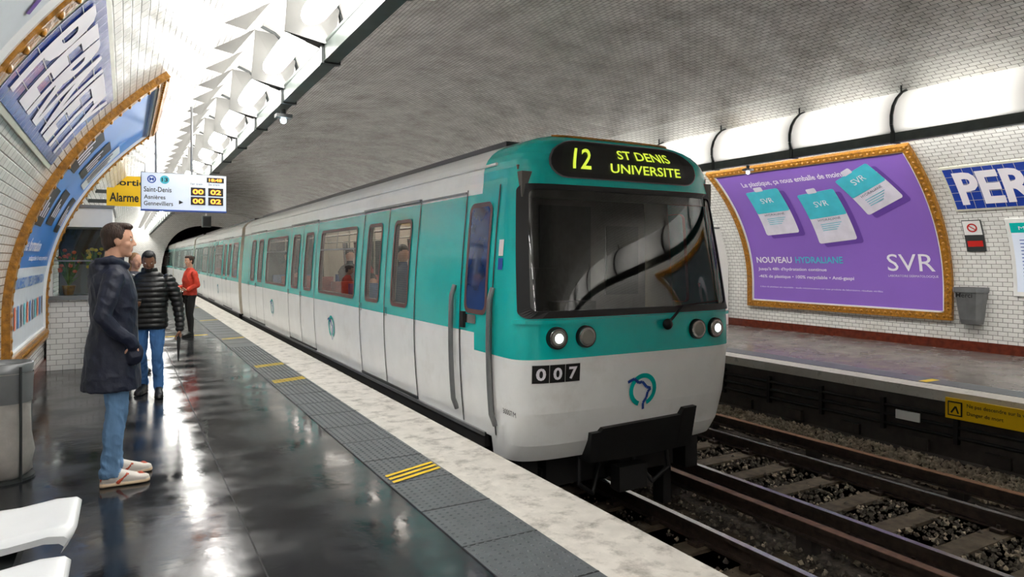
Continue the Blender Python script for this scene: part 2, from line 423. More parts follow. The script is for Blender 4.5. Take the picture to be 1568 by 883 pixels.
oct_=[(1,0,0),(0,1,0),(-1,0,0),(0,-1,0),(0,0,1),(0,0,-1)]
of=[(0,1,4),(1,2,4),(2,3,4),(3,0,4),(1,0,5),(2,1,5),(3,2,5),(0,3,5)]
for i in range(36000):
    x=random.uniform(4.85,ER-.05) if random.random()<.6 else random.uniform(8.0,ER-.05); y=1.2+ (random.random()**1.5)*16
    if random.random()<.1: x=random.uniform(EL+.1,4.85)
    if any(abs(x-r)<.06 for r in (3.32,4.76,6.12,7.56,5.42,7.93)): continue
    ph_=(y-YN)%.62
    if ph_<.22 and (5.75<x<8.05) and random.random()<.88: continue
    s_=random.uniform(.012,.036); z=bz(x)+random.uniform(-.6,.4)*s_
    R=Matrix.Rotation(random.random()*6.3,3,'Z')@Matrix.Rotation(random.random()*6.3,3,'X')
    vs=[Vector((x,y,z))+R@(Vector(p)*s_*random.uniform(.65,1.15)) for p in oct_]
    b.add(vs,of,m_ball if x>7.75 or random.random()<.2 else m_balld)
b.obj('track_ballast')

# ------------------------------------------------------------------ luminaires
TX=1.36
def luminaire(name, right):
    sx=(lambda x: 2*CX-x) if right else (lambda x: x)
    b=MB()
    cxs=sorted((sx(1.53),sx(1.66)))
    b.box(cxs[0],cxs[1],YN,YF,3.34,3.48,m_cond)
    b.cyl((sx(1.56),YN,3.51),(sx(1.56),YF,3.51),.03,None,m_cond,10)
    n=14
    prof=[(TX+.11*math.cos(a),3.62+.08*math.sin(a)) for a in [2*math.pi*i/n for i in range(n)]]
    mod=1.8; y=YN+.3
    R=[(1.655,3.47),(1.70,3.60),(1.70,3.74),(1.655,3.88),(1.57,4.00),(1.45,4.10),(1.30,4.16)]
    b.cyl((sx(1.29),YN,4.165),(sx(1.29),YF,4.165),.018,None,m_dgrey,8)
    while y<YF-1:
        rings=[]
        for t in (0,.03,.08,.16,.5,.84,.92,.97,1):
            k={0:.15,1:.15,.03:.5,.97:.5,.08:.75,.92:.75,.16:.93,.84:.93}.get(t,1)
            rings.append([(sx(TX+(px-TX)*k), y+.16+t*(mod-.32), 3.62+(pz-3.62)*k) for px,pz in prof])
        b.loft(rings,m_tube)
        b.grid([[(sx(px),yy_,pz) for px,pz in R] for yy_ in (y+.03,y+mod-.03)], m_shade, True)
        for a,c in zip(R[:-1],R[1:]):
            b.cyl((sx(a[0]),y,a[1]),(sx(c[0]),y,c[1]),.026,None,m_dgrey,8)
        for s_ in (-1,1):
            b.add([(sx(1.20),y+s_*.01,3.56),(sx(1.60),y+s_*.10,3.46),(sx(1.66),y+s_*.06,3.80),(sx(1.44),y+s_*.02,4.08),(sx(1.24),y+s_*.01,4.10)],[(0,1,2,3,4)],m_refl)
        xx=1.45
        b.cyl((sx(xx),y,4.08),(sx(xx),y,ztop(xx)),.014,None,m_dgrey,8)
        b.box(*sorted((sx(1.51),sx(1.68))),y-.03,y+.03,3.325,3.50,m_dgrey)
        for o in (.0,.9):
            b.add([(sx(1.27),y+o,4.14),(sx(1.02),y+o,3.80),(sx(.82),y+o+.02,ztop(.82)-.01),(sx(1.1),y+o+.02,ztop(1.1)-.01)],[(0,1,2,3)],m_refl)
        y+=mod
    return b.obj(name)
luminaire('platform_light_rail', False)
luminaire('platform_light_rail', True)
def emerg(x,y,z):
    b=MB(); b.box(x-.09,x+.09,y-.2,y+.2,z-.12,z-.001,m_grey); b.box(x-.07,x+.07,y-.17,y+.17,z-.135,z-.115,m_wht)
    b.box(x+.085,x+.095,y-.05,y-.02,z-.07,z-.04,m_green); b.obj('emergency_light',bevel=.01)
emerg(1.60,3.75,3.324)
def elamp(x,y,z):
    b=MB(); b.cyl((x,y,z-.0),(x,y,z-.1),.03,None,m_dgrey,10); b.box(x-.09,x+.09,y-.06,y+.06,z-.10,z-.06,m_grey); b.ell((x,y,z-.13),(.035,.035,.035),m_emerg); b.obj('signal_lamp')
elamp(1.60,8.2,3.324); elamp(2*CX-1.60,8.9,3.324)
# ------------------------------------------------------------------ posters & signs on walls
def frame(b, mp, u0,u1,v0,v1,w=.13):
    for (a,c,d,e,nu,nv) in ((u0,u1,v0,v0+w,30,1),(u0,u1,v1-w,v1,30,2),(u0,u0+w,v0+w,v1-w,1,34),(u1-w,u1,v0+w,v1-w,1,34)):
        b.slab(mp,a,c,d,e,0,.07,m_brown,nu,nv)
    ww=.03
    for (a,c,d,e,nu,nv) in ((u0+w,u1-w,v0+w,v0+w+ww,10,1),(u0+w,u1-w,v1-w-ww,v1-w,10,1),(u0+w,u0+w+ww,v0+w,v1-w,1,30),(u1-w-ww,u1-w,v0+w,v1-w,1,30)):
        b.slab(mp,a,c,d,e,0,.05,m_wht,nu,nv)
    L=[]
    k=0
    while u0+k*.12+.08<u1: L+= [(u0+k*.12+.08,v0+w/2),(u0+k*.12+.08,v1-w/2)]; k+=1
    k=0
    while v0+k*.12+.08<v1: L+= [(u0+w/2,v0+k*.12+.08),(u1-w/2,v0+k*.12+.08)]; k+=1
    for (u,v) in L: b.ell(mp(u,v,.066),(.018,.03,.03),m_brown,8,5)

u0,u1=-11.15,-6.62; v0,v1=.50,V(3.52)
b=MB(); frame(b,mapR,u0,u1,v0,v1)
b.panel(mapR,u0+.12,u1-.12,v0+.12,v1-.12,.020,m_purple,nu=4,nv=40)
o=.026
b.text("Le plastique, ça nous emballe de moins en moins.",mapR,-10.45,V(3.12),3.05,.17,o,m_ptext,.015)
b.text("NOUVEAU",mapR,-10.86,1.50,.95,.14,o,m_ptext,.02)
b.text("HYDRALIANE",mapR,-9.82,1.50,1.12,.14,o,m_tealink,.015)
b.text("Jusqu'à 48h d'hydratation continue",mapR,-10.84,1.31,1.75,.09,o,m_ptext,.015)
b.text("-46% de plastique • 100% recyclable • Anti-gaspi",mapR,-10.84,1.14,2.35,.09,o,m_ptext,.015)
b.text("L'abus de plastique est recyclable - étude consommateurs sur tous produits du laboratoire, résultats vérifiés",mapR,-10.8,.93,2.9,.045,o,m_ptext)
b.text("SVR",mapR,-7.78,1.36,.88,.33,o,m_ptext,0)
b.text("LABORATOIRE DERMATOLOGIQUE",mapR,-7.78,1.24,.92,.05,o,m_ptext)
def pouch(uc,vc,ang,w,h):
    ca,sa=math.cos(ang),math.sin(ang)
    def mp(u,v,off): return mapR(uc+u*ca-v*sa, vc+u*sa+v*ca, off)
    def mps(u,v,off): return mapR(uc+.12+u*ca-v*sa, vc-.08+u*sa+v*ca, off)
    b.panel(mps,-w/2,w/2,-h/2,h/2,.024,m_purd,r=.06,nu=4,nv=8)
    b.panel(mp,-w/2,w/2,-h/2,h/2,.028,m_pouchw,r=.05,nu=4,nv=8)
    b.panel(mp,-w/2,w/2,-.02,h/2,.032,m_tealink,r=.04,nu=4,nv=6)
    b.text('SVR',mp,-.16,h*.20,.32,.13,.037,m_ptext)
    b.panel(mp,-.16,.06,h/2-.02,h/2+.10,.034,m_pouchw,r=.03)
    b.text('HYDRALIANE',mp,-w*.3,-.1,w*.6,.05,.033,m_ppink)
    for i in range(4): b.line(mp,[(-w*.28,-.17-i*.045),(w*.28-.05*i,-.17-i*.045)],.012,.033,m_tealink)
pouch(-10.02,V(2.62),.06,.86,1.12)
pouch(-8.78,V(2.46),.10,.86,1.16)
pouch(-7.72,V(2.90),.42,.86,.90)
b.obj('advertising_poster_purple')
def blank_poster(name, mp, u0,u1, mat, mat2):
    b=MB(); frame(b,mp,u0,u1,.50,V(3.52)); b.panel(mp,u0+.12,u1-.12,.62,V(3.52)-.12,.02,mat,nu=4,nv=40)
    b.panel(mp,u0+.5,u1-.5,1.0,1.7,.026,mat2,r=.05,nu=2,nv=8)
    b.ringmark(mp,(u0+u1)/2,2.6,.25,.55,.026,mat2)
    b.obj(name)
blank_poster('advertising_poster_grey',mapR,3.0-4.6,3.0,M('poster_grey',S(120,128,134),.35),m_ppw)
blank_poster('advertising_poster_green',mapR,-21.0,-16.5,M('poster_green',S(70,150,90),.35),m_ppw)

def name_sign(name, mp, u0, L_=3.1):
    b=MB(); va,vb=V(2.40),V(3.10)
    b.slab(mp,u0,u0+L_,va,vb,0,.02,m_gbord,6,8)
    b.panel(mp,u0+.04,u0+L_-.04,va+.04,vb-.04,.024,m_navy,nu=8,nv=10)
    k=u0+.04
    while k<u0+L_-.04: b.line(mp,[(k,va+.04),(k,vb-.04)],.006,.0275,m_gbord); k+=.15
    for q in range(1,5):
        v=va+.04+(vb-va-.08)*q/5
        b.line(mp,[(u0+.04,v),(u0+L_-.04,v)],.006,.0275,m_gbord)
    b.text('PERNETY',mp,u0+.16,va+.12,L_-.32,vb-va-.24,.031,m_ptext,.035)
    b.obj(name)
name_sign('station_name_sign',mapR,-6.38)
name_sign('station_name_sign',mapL,4.22)

u0,u1=7.85,11.5; v0,v1=.50,V(3.52)
b=MB(); frame(b,mapL,u0,u1,v0,v1)
vs_=V(1.5)
b.panel(mapL,u0+.12,u1-.12,v0+.12,vs_,.020,m_ppw,nu=4,nv=14)
b.panel(mapL,u0+.12,u1-.12,vs_,v1-.12,.020,m_blue,nu=4,nv=36)
for (a,c,z0,z1,m_) in ((8.3,9.0,1.95,2.35,m_blk),(9.3,10.0,2.0,2.4,m_blk),(8.3,9.0,2.55,2.95,m_blk),(9.4,10.1,2.6,3.0,m_blk),(10.4,11.1,2.55,3.1,m_ppw),(10.5,11.1,1.95,2.4,m_blk)):
    b.panel(mapL,a,c,V(z0),V(z1),.027,m_,r=.02,nu=2,nv=8)
    for i in range(3): b.panel(mapL,a+.1+.18*i,a+.2+.18*i,V(z0)+.1,V(z1)-.12-.05*i,.032,m_pouchw if m_ is m_blk else m_ppink,nu=1,nv=5)
b.text('Une formation',mapL,8.2,V(1.68),1.6,.15,.027,m_ptext,.02)
b.text('adaptée à vos projets',mapL,9.0,V(1.56),2.0,.08,.027,m_ptext,.01)
b.text('LE NUMERO 1 DE LA FORMATION',mapL,8.2,1.28,2.9,.12,.027,m_blue,.02)
for i in range(12):
    b.panel(mapL,8.2+i*.26,8.32+i*.26,.86,1.1,.027,[m_tealink,m_flower2,m_blue,m_ppink][i%4],r=.03)
b.obj('advertising_poster_blue')
b=MB(); frame(b,mapL,.0,4.02,v0,v1); b.panel(mapL,.12,3.9,v0+.12,v1-.12,.02,m_ppw,nu=4,nv=40)
for j,(r_) in enumerate((.62,.45)):
    b.ringmark(mapL,2.6+j*.7,V(2.6),r_,r_+.05,.027,m_purd,a0=.3,a1=5.2)
b.text('Paris',mapL,2.4,V(1.9),1.3,.5,.027,m_purd,shear=.3)
b.obj('advertising_poster_white')
for nm,mp in (('baseboard_left',mapL),('baseboard_right',mapR)):
    b=MB(); a,c=(YN,YF) if mp is mapL else (-YF,-YN)
    b.slab(mp,a,c,0,.17,0,.03,m_red,1,1); b.obj(nm)
b=MB(); b.slab(mapR,-6.34,-6.04,V(1.72),V(2.24),0,.02,m_dgrey,1,4)
b.panel(mapR,-6.33,-6.05,V(2.0),V(2.235),.024,m_wht,nv=3); b.ringmark(mapR,-6.19,V(2.12),.055,.08,.027,m_prohib)
b.line(mapR,[(-6.245,V(2.16)),(-6.135,V(2.08))],.018,.028,m_prohib)
b.panel(mapR,-6.31,-6.07,V(1.80),V(1.90),.024,m_prohib,nv=2)
b.obj('no_smoking_sign')
b=MB(); b.slab(mapR,-5.68,-4.5,V(.98),V(2.24),0,.03,m_wht,1,8)
b.panel(mapR,-5.62,-4.56,V(1.05),V(2.18),.034,m_info,nv=8)
b.panel(mapR,-5.62,-4.56,V(2.02),V(2.18),.038,m_teal,nv=2)
b.text('M  Ligne 13',mapR,-5.5,V(2.05),.6,.08,.042,m_ptext)
for i in range(14): b.line(mapR,[(-5.52,V(1.9)-i*.06),(-4.75-.1*(i%3),V(1.9)-i*.06)],.014,.038,m_iblue)
b.panel(mapR,-5.5,-4.9,1.12,1.3,.038,m_tealink,nv=3)
b.obj('metro_information_panel')
b=MB(); xc=XR-.004; yb_=6.30
def binring(z,dx,dy,yc=yb_): return [(xc-dx*t[0],yc+dy*t[1],z) for t in ((0,-.5),(.55,-.5),(.9,-.36),(1,0),(.9,.36),(.55,.5),(0,.5))]
b.loft([binring(.47,.17,.32),binring(.55,.20,.35),binring(1.0,.28,.46),binring(1.02,.30,.50),binring(1.10,.30,.50)],m_grey,False)
b.loft([binring(1.101,.27,.45),binring(1.103,.26,.43)],m_blk,False)
b.text('Merci',lambda u,v,off:(xc-.302-off,yb_-u,v),-.13,.93,.26,.08,.003,m_blk,.01)
b.obj('wall_litter_bin')
b=MB(); b.box(XR-.55,XR-.03,11.75,13.0,.0,2.30,m_wht); b.box(XR-.57,XR-.55,11.8,12.36,.1,2.2,m_wht); b.box(XR-.57,XR-.55,12.4,12.95,.1,2.2,m_wht)
b.box(XR-.59,XR-.57,12.3,12.33,1.0,1.2,m_grey); b.box(XR-.57,XR-.1,11.73,13.02,2.30,2.34,m_grey)
b.obj('service_cabinet',bevel=.012)

# ------------------------------------------------------------------ hanging display
b=MB(); Y=11.3
b.box(.20,1.36,Y,Y+.16,2.30,2.86,m_grey); b.box(.21,1.35,Y-.012,Y,2.31,2.85,m_info)
mp=lambda u,v,off:(u,Y-.012-off,v)
b.ringmark(mp,.34,2.755,.042,.058,.002,m_iblue,n=20); b.text('M',mp,.31,2.73,.06,.05,.002,m_iblue,.02)
b.ringmark(mp,.51,2.755,.0,.062,.002,m_tealink,n=20); b.text('13',mp,.47,2.725,.08,.06,.004,m_blk,.02)
b.text('Saint-Denis',mp,.24,2.57,.36,.075,.002,m_blk,.01); b.text('Asnières',mp,.24,2.465,.28,.06,.002,m_blk,.01); b.text('Gennevilliers',mp,.24,2.37,.38,.065,.002,m_blk,.01)
b.text('1er train',mp,.86,2.70,.16,.03,.002,m_blk); b.text('2e train',mp,1.1,2.70,.16,.03,.002,m_blk)
b.box(1.08,1.32,Y-.018,Y-.01,2.745,2.82,m_blk); b.text('18:48',mp,1.11,2.76,.18,.045,.008,m_orange,.02)
for z,t in ((2.56,('00','02')),(2.42,('00','02'))):
    b.box(.86,1.06,Y-.018,Y-.01,z-.02,z+.10,m_blk); b.box(1.10,1.31,Y-.018,Y-.01,z-.02,z+.10,m_blk)
    b.text(t[0],mp,.885,z,.15,.075,.008,m_orange,.03); b.text(t[1],mp,1.13,z,.15,.075,.008,m_orange,.03)
b.add([(.70,Y-.016,2.40),(.76,Y-.016,2.43),(.70,Y-.016,2.46)],[(0,1,2)],m_blk)
b.box(.20,1.36,Y-.02,Y+.17,2.295,2.315,m_iblue)
for x in (.4,.88): b.cyl((x,Y+.08,2.86),(x,Y+.08,ztop(x)),.018,None,m_grey,10)
b.obj('train_departure_display')
b=MB(); Y=13.0
b.box(-.26,.26,Y,Y+.05,2.46,2.76,m_ysign); b.text('Alarme',lambda u,v,off:(u,Y-off,v),-.22,2.53,.42,.15,.004,m_blk,.02)
b.box(-.52,-.26,Y,Y+.04,2.5,2.56,m_dgrey); b.box(-.42,-.26,Y,Y+.04,2.66,2.72,m_dgrey)
b.obj('alarm_sign')
b=MB(); Y=15.5
b.box(-.3,.45,Y,Y+.06,2.95,3.22,m_ysign); b.text('Sortie',lambda u,v,off:(u,Y-off,v),-.2,3.03,.55,.13,.004,m_blk,.02)
for x in (-.05,.35): b.cyl((x,Y+.03,3.2),(x,Y+.03,ztop(x)),.012,None,m_grey,8)
b.obj('exit_sign')
b=MB(); x,Y=1.95,20.5
b.cyl((x,Y,2.75),(x,Y,ztop(x)),.02,None,m_wht,10); b.box(x-.11,x+.11,Y-.14,Y+.14,2.45,2.75,m_dgrey); b.box(x-.09,x+.09,Y-.15,Y-.14,2.48,2.72,m_blk)
b.obj('platform_monitor',bevel=.01)

# ------------------------------------------------------------------ kiosk
b=MB(); x0,x1=XL+.035,-.18; y0,y1=11.65,14.3
b.box(x0,x1,y0,y1,0,1.0,m_ktile)
b.box(x0,x1+.04,y0-.05,y1+.04,1.0,1.06,m_grey)
for (px,py) in ((x0,y0),(x1-.07,y0),(x1-.07,y1-.07),(x1-.07,(y0+y1)/2)): b.box(px+.02 if px==x0 else px,px+.07,py,py+.07,1.06,2.05,m_wht)
xt=-.74
b.box(xt,x1+.02,y0-.02,y1+.02,2.05,2.33,m_wht); b.box(xt+.04,x1+.05,y0-.05,y1+.05,2.33,2.37,m_grey)
b.box(x0+.08,x1-.05,y0+.02,y0+.03,1.06,2.05,m_clear); b.box(x1-.04,x1-.03,y0+.05,y1-.05,1.06,2.05,m_clear)
b.box(x0+.08,x1-.1,y0+.9,y0+.93,1.06,2.05,m_kio_in)
b.box(x0+.12,x0+.5,y0+.5,y0+.85,1.06,1.5,m_grey)
b.box(x0+.08,x1-.03,y0+.0,y0+.03,1.55,1.57,m_grey)
b.obj('ticket_kiosk')
b=MB(); 
for k in range(2):
    cx_=x0+.25+k*.33; cy_=y0+.25
    rr=lambda z,r:[(cx_+r*math.cos(a),cy_+r*math.sin(a),z) for a in [2*math.pi*i/12 for i in range(12)]]
    b.loft([rr(1.062,.06),rr(1.2,.09)],m_brown)
    for i in range(70):
        a=random.random()*6.3; L_=random.uniform(.12,.55); sp=random.uniform(.03,.18); w=.022
        base=Vector((cx_,cy_,1.19)); tip=base+Vector((math.cos(a)*sp,math.sin(a)*sp,L_)); mid=base+Vector((math.cos(a)*sp*.35,math.sin(a)*sp*.35,L_*.6))
        t=Vector((-math.sin(a),math.cos(a),0))*w
        b.add([base-t*.3,base+t*.3,mid+t,tip,mid-t],[(0,1,2,3,4)],m_leaf)
        if i%4==0: b.ell(tip,(.03,.03,.025),m_flower if k else m_flower2,8,6)
b.obj('potted_flowers')

# ------------------------------------------------------------------ bench
b=MB()
for (ya,yb) in ((3.43,3.91),(2.68,3.16),(1.93,2.41)):
    yc=(ya+yb)/2; hw=(yb-ya)/2
    path=[(-.190,.415),(-.178,.445),(-.195,.460),(-.28,.458),(-.42,.440),(-.58,.44),(-.66,.47),(-.70,.55),(-.73,.70),(-.75,.84),(-.77,.88)]
    rows=[];rows2=[]
    for i,(x,z) in enumerate(path):
        k=1.0 if 0<i<len(path)-1 else .97
        row=[];row2=[]
        for j in range(21):
            q=-1+2*j/20; e=abs(q)
            drop=-.030*(e**16)+.010*e**5*(1 if 2<i<9 else 0)
            xx=x-(.03*e**14 if i<3 else 0)
            row.append((xx,yc+hw*k*q,z+drop)); row2.append((xx-.016,yc+hw*k*q*.985,z+drop-.03))
        rows.append(row);rows2.append(row2)
    b.grid(rows,m_seat,True); b.grid([list(reversed(r)) for r in rows2],m_seat,True)
    for s_ in (0,-1):
        b.grid([[r[s_],q_[s_]] for r,q_ in zip(rows,rows2)],m_seat,False)
    b.grid([rows[0],rows2[0]],m_seat,False); b.grid([rows2[-1],rows[-1]],m_seat,False)
    b.box(-.62,-.28,yc-.12,yc+.12,.375,.408,m_dgrey)
    b.box(-.50,-.40,yc-.04,yc+.04,.33,.385,m_dgrey)
b.box(-.50,-.40,1.7,4.0,.27,.34,m_dgrey)
for y in (2.0,3.3): b.box(-.48,-.42,y,y+.06,.01,.28,m_dgrey); b.box(-.62,-.28,y-.03,y+.09,0,.02,m_dgrey)
b.obj('platform_bench')

b=MB(); cx_,cy_=-.765,6.12
def R(z,r,w=0,n=28): return [(cx_+(r+w*math.sin(5*a+z*9)+w*.6*math.sin(9*a-z*20))*math.cos(a),cy_+(r+w*math.sin(5*a+z*9))*math.sin(a),z) for a in [2*math.pi*i/n for i in range(n)]]
b.loft([R(.02,.13,.008),R(.05,.16,.01),R(.2,.172,.012),R(.4,.165,.01),R(.6,.168,.008),R(.78,.172,.004)],m_bag,True,True)
b.loft([R(.775,.178),R(.84,.182),R(.845,.165),R(.80,.160)],m_grey,True,False)
b.loft([R(.56,.176,.004),R(.77,.181,.003)],m_grey,True,False)
for a in (0.6,2.2,3.8,5.4): b.cyl((cx_+.185*math.cos(a),cy_+.185*math.sin(a),0),(cx_+.185*math.cos(a),cy_+.185*math.sin(a),.82),.009,None,m_dgrey,8)
b.loft([R(0.0,.19),R(.02,.19)],m_dgrey,False)
b.obj('litter_bin_with_bag')

# ------------------------------------------------------------------ TRAIN
TC=4.02; RH=.45
def hwf(z):
    if z<.9: return 1.235-.07*((.9-z)/1.02)**2
    if z<=2.3: return 1.235-.10*((z-.9)/1.4)**1.6
    t=min(1,(z-2.3)/RH); return 1.135*(max(0,1-t**2.8))**(1/2.8)
def yf(z):
    return float(np.interp(z,[-.14,.0,.3,.7,1.1,2.2,2.5,2.62,2.69,2.73,2.75],[4.93,4.84,4.77,4.73,4.74,4.90,4.945,5.01,5.11,5.22,5.34]))
YS=5.37; NEXP=5.0
def Dz(z): return min(.42,YS-yf(z))
def frontmap(u,v,off=0):
    n=NEXP; e=min(.9999,abs(u))
    y=yf(v)+Dz(v)*(1-(1-e**n)**(1/n)); x=TC+u*hwf(v)
    de=1e-3; e2=min(.9999,e+de); y2=yf(v)+Dz(v)*(1-(1-e2**n)**(1/n)); sl=(y2-y)/((e2-e+1e-9)*hwf(v))*(1 if u>=0 else -1)
    nx,ny=sl,-1.0; l=math.hypot(nx,ny)
    return (x+nx/l*off, y+ny/l*off, v)
def sideL(u,v,off=0): return (TC-hwf(v)-off,-u,v)
def sideR(u,v,off=0): return (TC+hwf(v)+off,u,v)
HZ0,HZ1=1.075,2.005
zrows=[.02,.15,.3,.5,.76,.92,HZ0,1.15,1.4,1.7,HZ1,2.12,2.195,2.22,2.3]+[2.3+RH*math.sin(a)**.8 for a in np.linspace(.12,math.pi/2,12)]
zrows=sorted(set(zrows))
b=MB()
def body(y0,y1,holes,white_from=None,cap0=True):
    yb=sorted(set([y0,y1]+([white_from] if white_from else [])+[q for h in holes for q in (h[0]+.022,h[1]-.022)]))
    for za,zb in zip(zrows[:-1],zrows[1:]):
        zm=(za+zb)/2
        for sgn in (-1,1):
            for inner in (0,1):
                dx=-.045*inner
                if inner and (zm>2.4): continue
                pa=TC+sgn*(hwf(za)+dx); pb=TC+sgn*(hwf(zb)+dx)
                for a,c in zip(yb[:-1],yb[1:]):
                    ym=(a+c)/2
                    if HZ0<zm<HZ1 and any(h[0]<ym<h[1] for h in holes): continue
                    if inner and white_from and ym<white_from: continue
                    if white_from and c<=white_from: mat=m_twhite if zm<.76 else m_teal
                    else: mat=m_twhite if zm<.92 else (m_teal if zm<2.2 else m_twhite)
                    if zm>2.70: mat=m_troof
                    if inner: mat=m_lining
                    q=[(pa,c,za),(pa,a,za),(pb,a,zb),(pb,c,zb)]
                    if (sgn>0)!=bool(inner): q=q[::-1]
                    b.add(q,[(0,1,2,3)],mat,True)
    ends=[(TC-hwf(z),z) for z in zrows]+[(TC+hwf(z),z) for z in reversed(zrows)]
    b.add([(x,y1,z) for x,z in ends],[tuple(reversed(range(len(ends))))],m_lining)
    if cap0: b.add([(x,y0,z) for x,z in ends],[tuple(range(len(ends)))],m_lining)
    b.box(TC-1.15,TC+1.15,y0,y1,0,.03,m_dark)
    b.box(TC-.7,TC+.7,y0+.6,y1-.2,2.71,2.77,m_troof)
    ys=white_from+.5 if white_from else y0+.05
    b.box(TC-1.15,TC+1.15,ys,y1-.05,.03,.06,m_sfloor); b.box(TC-1.05,TC+1.05,ys,y1-.05,2.36,2.38,m_lining)
    for s_ in (-.5,.5): b.box(TC+s_-.06,TC+s_+.06,ys+.3,y1-.3,2.33,2.36,m_slight)
    y=ys+.9; k=0
    inwin=lambda yy: any(h[0]-.2<yy<h[1]+.2 and (h[1]-h[0])>.9 for h in holes)
    while y<y1-.8:
        if inwin(y):
            for s_ in (-1,1):
                xa,xb=sorted((TC+s_*1.12,TC+s_*.30)); mt=m_seatfab if k%3 else m_seatfab2
                b.box(xa,xb,y-.05,y+.05,.45,1.22,mt); b.box(xa,xb,y-.45,y+.45,.40,.50,mt); b.box(xa+.1,xb-.1,y-.3,y+.3,.06,.40,m_sfloor)
        else:
            for s_ in (-.25,.25): b.cyl((TC+s_,y,.06),(TC+s_,y,2.36),.018,None,m_pole,8)
        y+=1.0; k+=1
    for s_ in (-.7,.7): b.cyl((TC+s_,ys+.3,2.0),(TC+s_,y1-.3,2.0),.015,None,m_pole,6)
    for s_ in (-1,1):
        b.box(min(TC+s_*1.20,TC+s_*1.14),max(TC+s_*1.20,TC+s_*1.14),y0+.1,y1-.05,-.10,.03,m_dark)
        b.box(TC+s_*1.20-.012,TC+s_*1.20+.012,y0+.1,y1-.05,-.0,.035,m_grey)
        b.cyl((TC+s_*(hwf(2.44)+.008),y0,2.44),(TC+s_*(hwf(2.44)+.008),y1,2.44),.014,None,m_twhite,8)
def leafwins(doors):
    out=[]
    for y0,y1 in doors:
        ym=(y0+y1)/2
        for p,q in ((y0,ym),(ym,y1)):
            w=q-p; out.append((p+w*.24,q-w*.24))
    return out
def passenger(x,y,mat,hm,seated=False):
    n=14
    prof=[(.06,.10,.13),(.5,.11,.15),(.85,.13,.19),(1.05,.12,.17),(1.35,.13,.22),(1.45,.09,.16),(1.50,.055,.06),(1.55,.055,.055)]
    if seated: prof=[(z-.42 if z>.4 else z,a,c) for z,a,c in prof]
    b.loft([[(x+c*math.cos(t),y+a*math.sin(t),z) for t in [2*math.pi*i/n for i in range(n)]] for z,a,c in prof],mat)
    zt=prof[-1][0]
    b.ell((x,y,zt+.10),(.078,.095,.12),M_sk,12,8); b.ell((x,y+.015,zt+.145),(.083,.098,.095),hm,12,8)
M_sk=M('passenger_skin',S(186,140,116),.5)
D1=[(7.1,9.12),(11.7,13.8),(16.6,18.7)]; W1=[(9.42,11.4),(14.1,16.3)]
body(YS,20.0,leafwins(D1)+W1,5.62,cap0=False)
pm=[M('passenger_coat_blue',S(40,56,90),.8),M('passenger_coat_tan',S(150,110,76),.8),M('passenger_coat_dark',S(36,34,38),.8),M('passenger_coat_red',S(150,40,44),.8)]
ph_=M('passenger_hair',S(40,28,22),.7)
for i,(x,y,s_) in enumerate(((3.25,8.7,0),(3.3,10.2,1),(3.6,12.4,0),(4.2,7.8,0),(3.2,15.0,1),(4.5,10.7,1),(3.5,17.4,0),(4.1,13.2,0),(3.4,22.9,0),(3.2,25.4,1),(3.6,28.0,0))): passenger(x,y,pm[i%4],ph_,bool(s_))
crow=[-.13,-.08]+zrows
T=[math.pi*i/72 for i in range(73)]
rows=[]
for z in crow:
    row=[]
    row.append((TC-hwf(z),YS+.001,z))
    for t in T:
        c=math.cos(t); s_=math.sin(t)
        x=-math.copysign(abs(c)**(2/NEXP),c); y=yf(z)+Dz(z)*(1-abs(s_)**(2/NEXP))
        row.append((TC+x*hwf(z),y,z))
    row.append((TC+hwf(z),YS+.001,z)); rows.append(row)
uc=[-1.0]+[-math.copysign(abs(math.cos(t))**(2/NEXP),math.cos(t)) for t in T]+[1.0]
for i in range(len(rows)-1):
    zm=(crow[i]+crow[i+1])/2; mat=m_twhite if zm<.76 else m_teal
    if zm>2.745: mat=m_troof
    for j in range(len(rows[0])-1):
        um=(uc[j]+uc[j+1])/2
        if abs(um)<.915 and 1.15<zm<2.195: continue
        b.add([rows[i][j],rows[i][j+1],rows[i+1][j+1],rows[i+1][j]],[(0,1,2,3)],mat,True)
b.add(rows[0],[tuple(reversed(range(len(rows[0]))))],m_dark)
bp_=[frontmap(u,2.70,.012) for u in np.linspace(-.93,.93,30)]
b.tube(bp_,.012,m_brown,6)
b.ring(frontmap,(-.972,.972,1.10,2.235,.06),(-.905,.905,1.158,2.188,.05),.014,-.03,m_rub,n=24)
b.panel(frontmap,-.925,.925,1.145,2.20,.004,m_glass,r=.05,nu=60,nv=14)
b.line(frontmap,[(.80,1.15),(.80,1.6),(.80,2.2)],.012,.010,m_rub)
b.box(TC-1.12,TC+1.12,6.00,6.06,-.1,2.40,m_cabin)
b.box(TC-.30,TC+.35,5.985,6.0,.1,2.15,m_cabin2)
b.box(TC+.55,TC+1.0,5.975,5.99,1.2,1.95,m_cabin2); b.box(TC-1.0,TC-.5,5.975,5.99,1.3,2.0,m_cabin2)
b.add([(TC-1.05,5.05,1.10),(TC+1.05,5.05,1.10),(TC+1.05,5.40,1.02),(TC-1.05,5.40,1.02)],[(0,1,2,3)],m_cabin2)
b.box(TC-1.05,TC+1.05,5.36,5.42,.1,1.05,m_cabin2); b.box(TC-.6,TC-.2,5.15,5.35,1.06,1.20,m_cabin2)
b.box(TC-.75,TC-.28,5.70,5.80,.7,1.50,m_cabin2); b.box(TC-1.1,TC+1.1,4.98,5.06,2.12,2.34,m_cabin)
b.box(TC-1.1,TC+1.1,5.0,6.0,.0,.05,m_cabin2); b.box(TC-1.1,TC+1.1,5.05,6.0,2.36,2.40,m_cabin)
b.slab(frontmap,-.985,.985,1.055,1.085,0,.025,m_teal,40,1)
zo=.02
